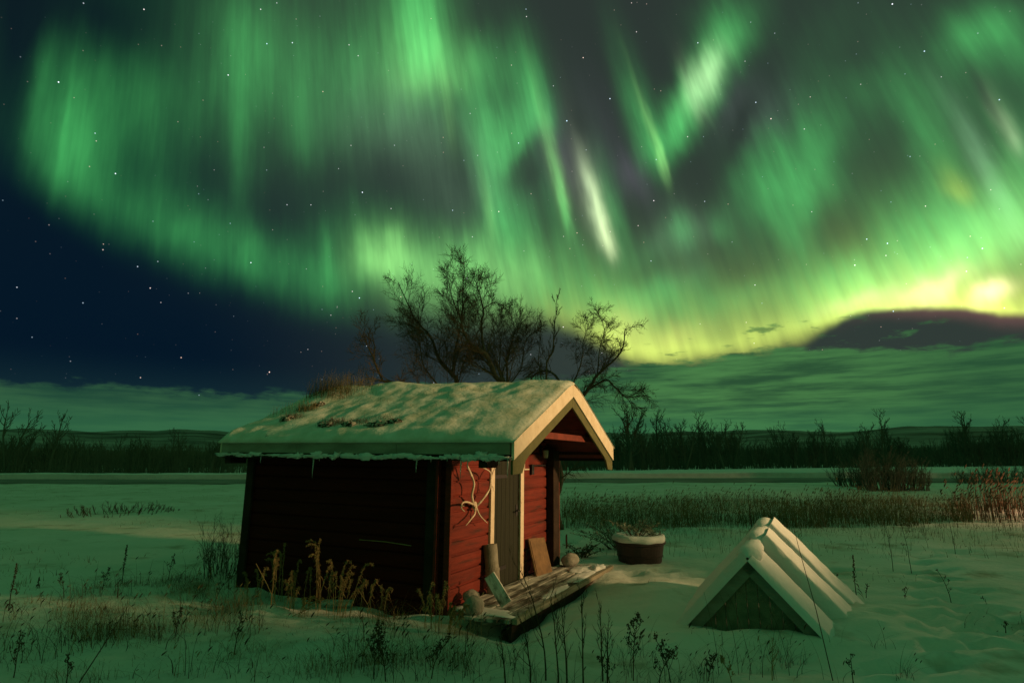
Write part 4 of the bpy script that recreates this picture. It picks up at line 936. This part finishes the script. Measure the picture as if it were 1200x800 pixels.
# ------------------------------------------------------------------ reeds and grasses nobody could count
def seedhead(b, p, h, w, rg):
    i0 = len(b.v)
    for k, q in enumerate((.1, 1, .7, .1)):
        c = p+Vector((1.3*w*k, .3*w*k, h*k/3*(1-.12*k))); b.v.append((c.x-w*q, c.y, c.z)); b.v.append((c.x, c.y-w*q, c.z)); b.v.append((c.x+w*q, c.y, c.z)); b.v.append((c.x, c.y+w*q, c.z))
    for k in range(3):
        for j in range(4): a = i0+4*k; b.f.append((a+j, a+(j+1) % 4, a+4+(j+1) % 4, a+4+j))
def grassfield(name, n, sampler, m, label, hr, w, seed, heads=.3, bend=(.1, .9), cat='grass'):
    rg = random.Random(seed); b = MB()
    for _ in range(n):
        x, y, k = sampler(rg)
        if k <= 0: continue
        h = rg.uniform(*hr)*k; p = Vector((x, y, gz0(x, y)-.02)); d = Vector((rg.uniform(-1, 1), rg.uniform(-.6, .6), 0)); bd = rg.uniform(*bend)
        blade(b, p, d, h, w, bd, rg, 4)
        if rg.random() < heads: seedhead(b, p+Vector((0, 0, h*(1-.25*bd)))+d*(bd*h), h*rg.uniform(.12, .22), w*2.6, rg)
    return tag(b.build(name, m), label, cat, kind='stuff')
def s_reed(rg):
    u = rg.uniform(655, 1110); t = rg.random()**1.3; Y = 14.0+t*9+noise.noise(Vector((u*.02, 0, 0)))*1.0
    Y += max(0, (u-1000)/110)*1.5; x = (u-600)/FPX*Y*1.02; k = .72+.8*noise.noise(Vector((x*.8, Y*.8, 0)))+.6*noise.noise(Vector((x*.28, Y*.3, 6)))
    return x, Y, (k if rg.random() < .2+1.3*k-.9*smooth((15.2-Y)/1.8) else 0)*(1 if u < 1060 else .7)
grassfield('reeds', 14000, s_reed, REED, 'broad band of dry bent reeds between the yard and the open field', (.35, .78), .0055, 1, .16, (.3, 1.9))
def s_reed2(rg):
    u = rg.uniform(1095, 1260); Y = rg.uniform(15.5, 21); x = (u-600)/FPX*Y; k = .60+1.5*noise.noise(Vector((x*1.0, Y*1.0, 0))); return x, Y, (k if k > .45 else 0)
grassfield('reeds', 1500, s_reed2, mat('lit_reeds', (.20, .11, .065), .9, (.07, .05, .03), 2), 'tall straw coloured reeds glowing in warm light at the right edge', (.55, 1.05), .010, 2, .6)
def s_mid(rg):
    u = rg.uniform(690, 1200); Y = rg.uniform(10.0 if rg.random() < .4 else 12.2, 14.6); x = (u-600)/FPX*Y; k = .5+1.2*noise.noise(Vector((x*1.1, Y*1.1, 5))); return x, Y, k
grassfield('sparse_grass', 2000, s_mid, DRY, 'sparse bent grass thinning out on the snow in front of the reeds', (.2, .6), .0035, 3, .25, (.3, 1.2))
def s_left(rg):
    x = rg.uniform(-5.6, -.3); Y = rg.uniform(4.7, 8.6); n = noise.noise(Vector((x*1.1, Y*1.3, 2))); k = .35+2.0*max(0, n)
    q = HMI @ Vector((x, Y, 0))
    if q.y > -.1 and q.x > -3.2: return x, Y, 0
    return x, Y, (k if rg.random() < .30+1.5*max(0, n) else 0)*(1-.4*smooth((Y-7.6)/1.2))
grassfield('dead_grass', 24000, s_left, DRY, 'fine dead grass poking through the snow across the left foreground', (.06, .24), .0022, 4, .0, (.4, 1.8))
def s_tangle(rg):
    x = rg.uniform(-5.2, 2.4); Y = rg.uniform(4.6, 8.2); n = noise.noise(Vector((x*.8, Y*.8, 31))); q = HMI @ Vector((x, Y, 0))
    if q.y > -.12 and q.x > -3.2 or (x > 1.3 and Y > 5.2): return x, Y, 0
    return x, Y, (1 if n > -.05 and rg.random() < (1 if x < 0 else .6) else 0)
grassfield('fallen_stalks', 2600, s_tangle, DRYD, 'long tangled fallen stalks arching over the foreground snow', (.15, .45), .0030, 14, .25, (.5, 2.4))
grassfield('pale_stalks', 1300, s_tangle, STRAW, 'pale straw stalks lying and leaning all over the foreground snow', (.12, .42), .0022, 15, .3, (.4, 2.2))
def s_field(rg):
    u = rg.uniform(-30, 290); v = 565+(700-565)*rg.random()**2; g = gpt(u, v); n = noise.noise(Vector((g.x*.5, g.y*.35, 9))); return g.x, g.y, (.8 if n > .12 else 0)
grassfield('field_stubble', 2600, s_field, DRY, 'thin scattered stubble on the snowy field at the left', (.06, .20), .004, 5, .0, (.3, 1.4))
def s_right(rg):
    x = rg.uniform(1.0, 8.5); Y = rg.uniform(4.8, 12); n = noise.noise(Vector((x*.9, Y*.9, 12))); return x, Y, (.9 if n > .28 and abs(x-2.9) > .9 else 0)
grassfield('yard_grass', 1600, s_right, DRYD, 'small dark wisps of grass dotted over the yard snow at the right', (.04, .16), .0022, 6, .3, (.3, 1.6))
def s_bot(rg):
    x = rg.uniform(-1.6, 3.2); Y = rg.uniform(4.5, 5.5); n = noise.noise(Vector((x*1.4, Y*1.4, 22))); return x, Y, (.9 if n > .02 and noise.noise(Vector((x*5, Y*5, 2))) > .0 else 0)
grassfield('front_grass', 2600, s_bot, DRYD, 'wispy dead grass along the bottom foreground below the deck and shelter', (.06, .34), .0020, 7, .15, (.4, 2.0))

# ------------------------------------------------------------------ single weeds
def curve_pts(p, d, h, bend, n, rg):
    pts = []
    for k in range(n+1):
        t = k/n; pts.append(p+Vector((0, 0, h*t*(1-.2*abs(bend)*t)))+d*(bend*h*t*t)+Vector((rg.uniform(-1, 1), rg.uniform(-1, 1), 0))*h*.006)
    return pts
def bud(b, c, r, rg):
    i0 = len(b.v); r2 = r*rg.uniform(.8, 1.6)
    for q in ((r, 0, 0), (0, r, 0), (-r, 0, 0), (0, -r, 0), (0, 0, r2), (0, 0, -r2)): b.v.append((c.x+q[0]*rg.uniform(.6, 1.2), c.y+q[1], c.z+q[2]))
    for q in ((0, 1, 4), (1, 2, 4), (2, 3, 4), (3, 0, 4), (1, 0, 5), (2, 1, 5), (3, 2, 5), (0, 3, 5)): b.f.append(tuple(i0+k for k in q))
def spike_weed(g, h, seed, label, lean=0, m=DRYD, group=None):
    rg = random.Random(seed); o = empty('seed_spike_weed', g); tag(o, label, 'weed', group); bs, bh = MB(), MB()
    d = Vector((1, .2, 0)); pts = curve_pts(Vector((0, 0, -.04)), d, h, lean, 7, rg); bs.tube(pts, [.006*(1-.6*k/7) for k in range(8)], 5, False)
    for k in range(max(40, int(190*h))):
        t = rg.uniform(.45, 1)*7; i = min(6, int(t)); c = pts[i].lerp(pts[i+1], t-i); r = .016*(1.25-t/7)
        bud(bh, c+Vector((rg.uniform(-r, r), rg.uniform(-r, r), 0))*1.4, rg.uniform(.004, .008), rg)
    for k in range(4):
        t = rg.uniform(.15, .5)*7; i = min(6, int(t)); c = pts[i].lerp(pts[i+1], t-i); leaf(bh, c, Vector((rg.uniform(-1, 1), rg.uniform(-1, 1), .4)), .09, .010, 1.2)
    bs.build('stem', m, o); bh.build('seed_head', m, o); return o
def branchy_weed(g, h, seed, label, lean=0, m=DRYD, nb=9, heads=True, group=None, nm='branching_weed', r0=.005):
    rg = random.Random(seed); o = empty(nm, g); tag(o, label, 'weed', group); bs, bh = MB(), MB(); d = Vector((1, rg.uniform(-.3, .3), 0))
    pts = curve_pts(Vector((0, 0, -.04)), d, h, lean, 7, rg); bs.tube(pts, [r0*(1-.7*k/7) for k in range(8)], 5, False)
    for k in range(nb):
        t = (.3+.65*(k+rg.random())/nb)*7; i = min(6, int(t)); c = pts[i].lerp(pts[i+1], t-i); a = rg.uniform(0, 6.28); dd = Vector((math.cos(a), math.sin(a)*.7, 0)); l = h*rg.uniform(.12, .32)*(1.3-t/7)
        q = [c, c+dd*l*.4+Vector((0, 0, l*.35)), c+dd*l*.7+Vector((0, 0, l*.95))]; bs.tube(q, [r0*.5, r0*.4, r0*.2], 4, False)
        for _ in range(3):
            s = rg.uniform(.3, 1); c2 = q[1].lerp(q[2], s); e2 = c2+Vector((rg.uniform(-.3, .3), rg.uniform(-.3, .3), .5))*l*.5; bs.tube([c2, e2], [r0*.3, r0*.15], 3, False)
            if heads:
                for _ in range(3): bud(bh, e2+Vector((rg.uniform(-1, 1), rg.uniform(-1, 1), rg.uniform(-1, 1)))*.012, rg.uniform(.003, .007), rg)
    bs.build('stem', m, o)
    if heads: bh.build('seed_head', m, o)
    return o
def plume_weed(g, h, seed, label, lean=.3, m=STRAW, group=None, dirx=1):
    """tall dead stalk with drooping withered leaves and a feathery hanging head"""
    rg = random.Random(seed); o = empty('drooping_weed', g); tag(o, label, 'weed', group); bs, bl = MB(), MB()
    for s in range(rg.choice((4, 5, 7))):
        bh = MB()
        d = Vector((dirx*rg.uniform(-.4, 1), rg.uniform(-.3, .3), 0)); hh = h*rg.uniform(.7, 1); pts = curve_pts(Vector((rg.uniform(-.12, .12), rg.uniform(-.05, .05), -.04)), d, hh, lean*rg.uniform(.5, 1.5), 8, rg)
        tip = pts[-1]; pts += [tip+d*hh*.08+Vector((0, 0, .03*hh)), tip+d*hh*.16+Vector((0, 0, .0))]
        bs.tube(pts, [.0040*(1-.6*k/10) for k in range(11)], 4, False)
        for k in range(11):
            t = rg.uniform(.3, 1)*9; i = min(9, int(t)); c = pts[i].lerp(pts[i+1], t-i); leaf(bl, c, Vector((rg.uniform(-1, 1), rg.uniform(-1, 1), rg.uniform(-.2, .4))), rg.uniform(.025, .06), .003, .9)
        for k in range(110):
            t = rg.uniform(.55, 1)*10; i = min(9, int(t)); c = pts[i].lerp(pts[i+1], t-i); e = c+Vector((rg.uniform(-.016, .016), rg.uniform(-.016, .016), rg.uniform(-.022, .012))); bh.tube([c, e], [.0012, .0028], 3, False)
        bh.build('seed_head', m, o)
    bs.build('stem', m, o); bl.build('leaf', m, o); return o
def bare_shoot(g, h, seed, label, lean=.05, m=DRYD, group=None):
    rg = random.Random(seed); o = empty('bare_shoot', g); tag(o, label, 'shoot', group); bt, bc = MB(), MB(); d = Vector((lean, rg.uniform(-.1, .1), 1))
    pts = curve_pts(Vector((0, 0, -.04)), Vector((1, 0, 0)), h, lean, 7, rg); bt.tube(pts, [.0072*(1-.72*k/7) for k in range(8)], 5, False)
    children(bt, bc, pts, .007, h*.8, 0, rg, 2, .5, (11, 4), .42, .12, 1.0, .55, .30); bt.build('stem', m, o); bc.build('twigs', m, o); return o
def hof(u, v0, v1):
    """ground point under pixel (u,v0) and the height that reaches v1"""
    g = gpz(u, v0); return g, at(u, v1, g.y).z-g.z
# by the side wall
for i, (u, v0, v1, ln, dx, lab) in enumerate((
    (312, 712, 640, .15, 1, 'straw coloured drooping weed at the left end of the dark side wall'), (330, 706, 632, .10, -1, 'tall drooping weed near the rear corner of the cabin'),
    (352, 712, 652, .2, 1, 'short straw coloured weed before the left half of the side wall'), (372, 716, 628, .08, -1, 'upright weed with a thin dark head before the side wall'),
    (386, 720, 645, .3, 1, 'weed leaning right before the middle of the side wall'), (398, 724, 648, .25, 1, 'golden weed with a thick drooping head before the side wall'),
    (412, 722, 668, .5, 1, 'strongly bowed straw weed before the side wall, rightmost of its clump'))):
    g, h = hof(u, v0, v1); plume_weed(g, max(.3, h), 40+i, lab, ln, STRAW, 'dead weeds along the cabin side wall', dx)
for i, (u, v0, v1, ln, lab) in enumerate(((505, 735, 672, -.4, 'pale bowed weed just left of the near cabin corner'), (516, 742, 690, -.3, 'short pale weed in front of the near cabin corner'), (534, 745, 700, .4, 'pale weed bending right below the deck end'))):
    g, h = hof(u, v0, v1); plume_weed(g, max(.25, h), 60+i, lab, abs(ln), STRAW, 'pale weeds by the near cabin corner', 1 if ln > 0 else -1)
for i, (u, v0, v1, ln, lab) in enumerate(((300, 708, 660, .3, 'short pale weed at the rear corner before the side wall'), (342, 716, 668, -.4, 'pale weed bowing left before the side wall'), (436, 724, 668, .35, 'pale arching weed right of the golden weeds, before the middle of the side wall'), (362, 722, 690, .6, 'lowest pale weed at the foot of the side wall'))):
    g, h = hof(u, v0, v1); plume_weed(g, max(.25, h), 90+i, lab, abs(ln), STRAW, 'dead weeds along the cabin side wall', 1 if ln > 0 else -1)
for i, (u, v0, u1, v1, lab) in enumerate(((342, 722, 400, 697, 'pale bare stalk lying slantwise before the side wall'), (421, 692, 437, 722, 'pale bare stalk leaning against the dark wall right of the golden weeds'), (300, 660, 325, 712, 'thin pale stalk leaning by the rear corner of the side wall'))):
    g = gpz(u, max(v0, v1)); a_, b_ = at(u, v0, g.y), at(u1, v1, g.y); tag(MB().tube([a_, (a_+b_)/2+Vector((0, .01, .01)), b_], [.004, .0035, .002], 5, False).build('bare_stalk', STRAW), lab, 'stalk')
g, h = hof(425, 768, 680); branchy_weed(g, .30, 70, 'bent straw twig arching low over the snow before the side wall', .6, STRAW, 5, False)
# dark bushy weeds in the foreground
for i, (u, v0, h, nb, lab) in enumerate(((437, 795, .42, 26, 'bushy dark weed full of seeds at the bottom left of centre'), (452, 798, .36, 20, 'smaller bushy weed touching the seedy one at the bottom left of centre'),
    (505, 795, .36, 16, 'loose brown weed at the bottom below the cabin corner'), (742, 797, .50, 22, 'tall dark weed with clustered seeds at the bottom right of the deck'), (786, 799, .38, 14, 'dark weed at the bottom just left of the shelter'),
    (772, 800, .30, 12, 'low dark weed between the tall clustered one and the shelter'), (715, 800, .24, 10, 'small dark weed at the bottom left of the tall clustered one'), (830, 798, .24, 12, 'low twiggy weed under the left foot of the shelter'), (905, 797, .34, 16, 'pale twiggy weed in front of the shelter front panel'), (858, 799, .22, 10, 'small pale weed in front of the left half of the shelter'))):
    g = gpz(u, v0); branchy_weed(g, h, 80+i, lab, [.1, -.25, .4, .12, -.3, .45, -.4, .3, .1, -.35][i], DRYD if i not in (8, 9) else STRAW, nb, i not in (8,), 'weeds along the bottom foreground')
# bare upright shoots in front of the deck
for i, (u, v0, v1, ln, lab) in enumerate(((640, 797, 655, -.22, 'tallest bare shoot before the deck, its tip before the leaning board'), (654, 799, 690, -.08, 'bare shoot in front of the deck edge just right of the tallest one'),
    (664, 800, 697, -.06, 'bare shoot with a straight stem below the deck middle'), (684, 800, 690, .0, 'bare upright shoot below the far half of the deck'), (706, 798, 705, .0, 'forked bare shoot right of the deck, rightmost but one'), (712, 800, 725, .04, 'short bare shoot beside the forked one'),
    (592, 799, 735, -.12, 'low forked bare shoot below the near deck corner'), (622, 799, 715, -.15, 'thin bare shoot leaning left below the deck corner'))):
    g, h = hof(u, v0, v1); bare_shoot(g, max(.15, h), 120+i, lab, ln, DRYD, 'bare shoots in front of the deck')
# left foreground
for i, (u, v0, v1, kind, ln, lab) in enumerate(((10, 715, 655, 's', .02, 'dark seed spike at the left edge of the picture'), (44, 690, 672, 's', 0, 'short dark seed spike near the left edge'), (143, 682, 634, 's', .02, 'upright seed spike left of the cabin on its own'),
    (197, 680, 645, 'b', .1, 'thin branching weed midway between the lone spike and the cabin bush'), (75, 700, 665, 'b', -.3, 'leaning dark weed between the two left seed spikes'), (205, 748, 705, 'b', .1, 'dark forked weed in the brown grass at left'),
    (16, 795, 735, 'b', .0, 'dark weed in the bottom left corner'), (78, 799, 760, 'b', -.05, 'bent dark weed along the bottom left'), (252, 705, 660, 'b', .6, 'dark twig leaning right towards the cabin bush'), (120, 690, 660, 'b', .2, 'small branching weed left of the lone seed spike'), (275, 765, 712, 'b', .1, 'brown branching weed below the rear corner of the cabin'))):
    g, h = hof(u, v0, v1); (spike_weed if kind == 's' else branchy_weed)(g, max(.12, h), 140+i, lab, ln)
p0 = gpz(93, 799); p1 = at(150, 710, p0.y+.5); tag(MB().tube([p0, p0.lerp(p1, .5)+Vector((.01, 0, .01)), p1], [.005, .004, .0015], 5, False).build('long_stalk', DRYD), 'long bare stalk leaning right across the bottom left snow', 'stalk')
# right side
for i, (u, v0, v1, kind, ln, lab) in enumerate(((1004, 703, 645, 's', .03, 'dark knobbly seed spike right of the shelter'), (881, 628, 590, 's', .0, 'thin dark seed spike behind the shelter ridge'), (904, 612, 594, 's', 0, 'tiny seed spike in the reeds behind the shelter'),
    (1000, 800, 760, 'b', .0, 'short dark seed head at the bottom right'), (1162, 734, 695, 'b', -.1, 'dark twisted weed near the right edge'), (1178, 736, 722, 'b', .2, 'low dark weed beside the twisted one near the right edge'), (1060, 702, 682, 'b', .3, 'low dark weed lying on the snow right of the seed spike'),
    (985, 698, 668, 'b', -.1, 'small brown weed hugging the rear foot of the shelter'), (1068, 670, 600, 'b', -.12, 'tall thin weed leaning left in front of the reeds'), (1015, 700, 678, 'b', .2, 'low brown weed just right of the knobbly seed spike'), (1115, 706, 660, 'b', -.25, 'fine bowed weed on the open snow at right'), (1120, 650, 570, 'b', -.1, 'tall thin weed before the lit reeds'), (1047, 668, 590, 'b', -.1, 'thin straight weed in front of the reed band'), (1095, 722, 716, 's', 0, 'tiny dark seed head on the open snow at right'))):
    g, h = hof(u, v0, v1); (spike_weed if kind == 's' else branchy_weed)(g, max(.08, h), 170+i, lab, ln, nb=4) if kind == 'b' else spike_weed(g, max(.08, h), 170+i, lab, ln)
p0 = gpz(976, 797); p1 = at(925, 598, p0.y); tag(MB().tube([p0, p0.lerp(p1, .4)+Vector((.01, 0, 0)), p0.lerp(p1, .75)+Vector((.0, 0, .0)), p1], [.004, .003, .0022, .0012], 5, False).build('long_stalk', DRYD), 'long thin stalk rising across the lit slope of the shelter', 'stalk')
for i, (u, lab) in enumerate(((842, 'thin grass stem before the front panel of the shelter'), (866, 'second thin stem before the shelter front'), (880, 'thin stem crossing the shelter frame near its peak'), (925, 'thin stem before the right foot of the shelter front'))):
    g = gpz(u, 790); b = MB(); b.tube(curve_pts(Vector((0, 0, -.02)), Vector((-1, 0, 0)), .62, .12+.05*i, 6, rg), [.0022, .002, .0018, .0015, .0012, .001, .0008], 4, False); o = b.build('tall_grass', DRYD); o.location = g; tag(o, lab, 'grass', 'thin stems before the shelter')
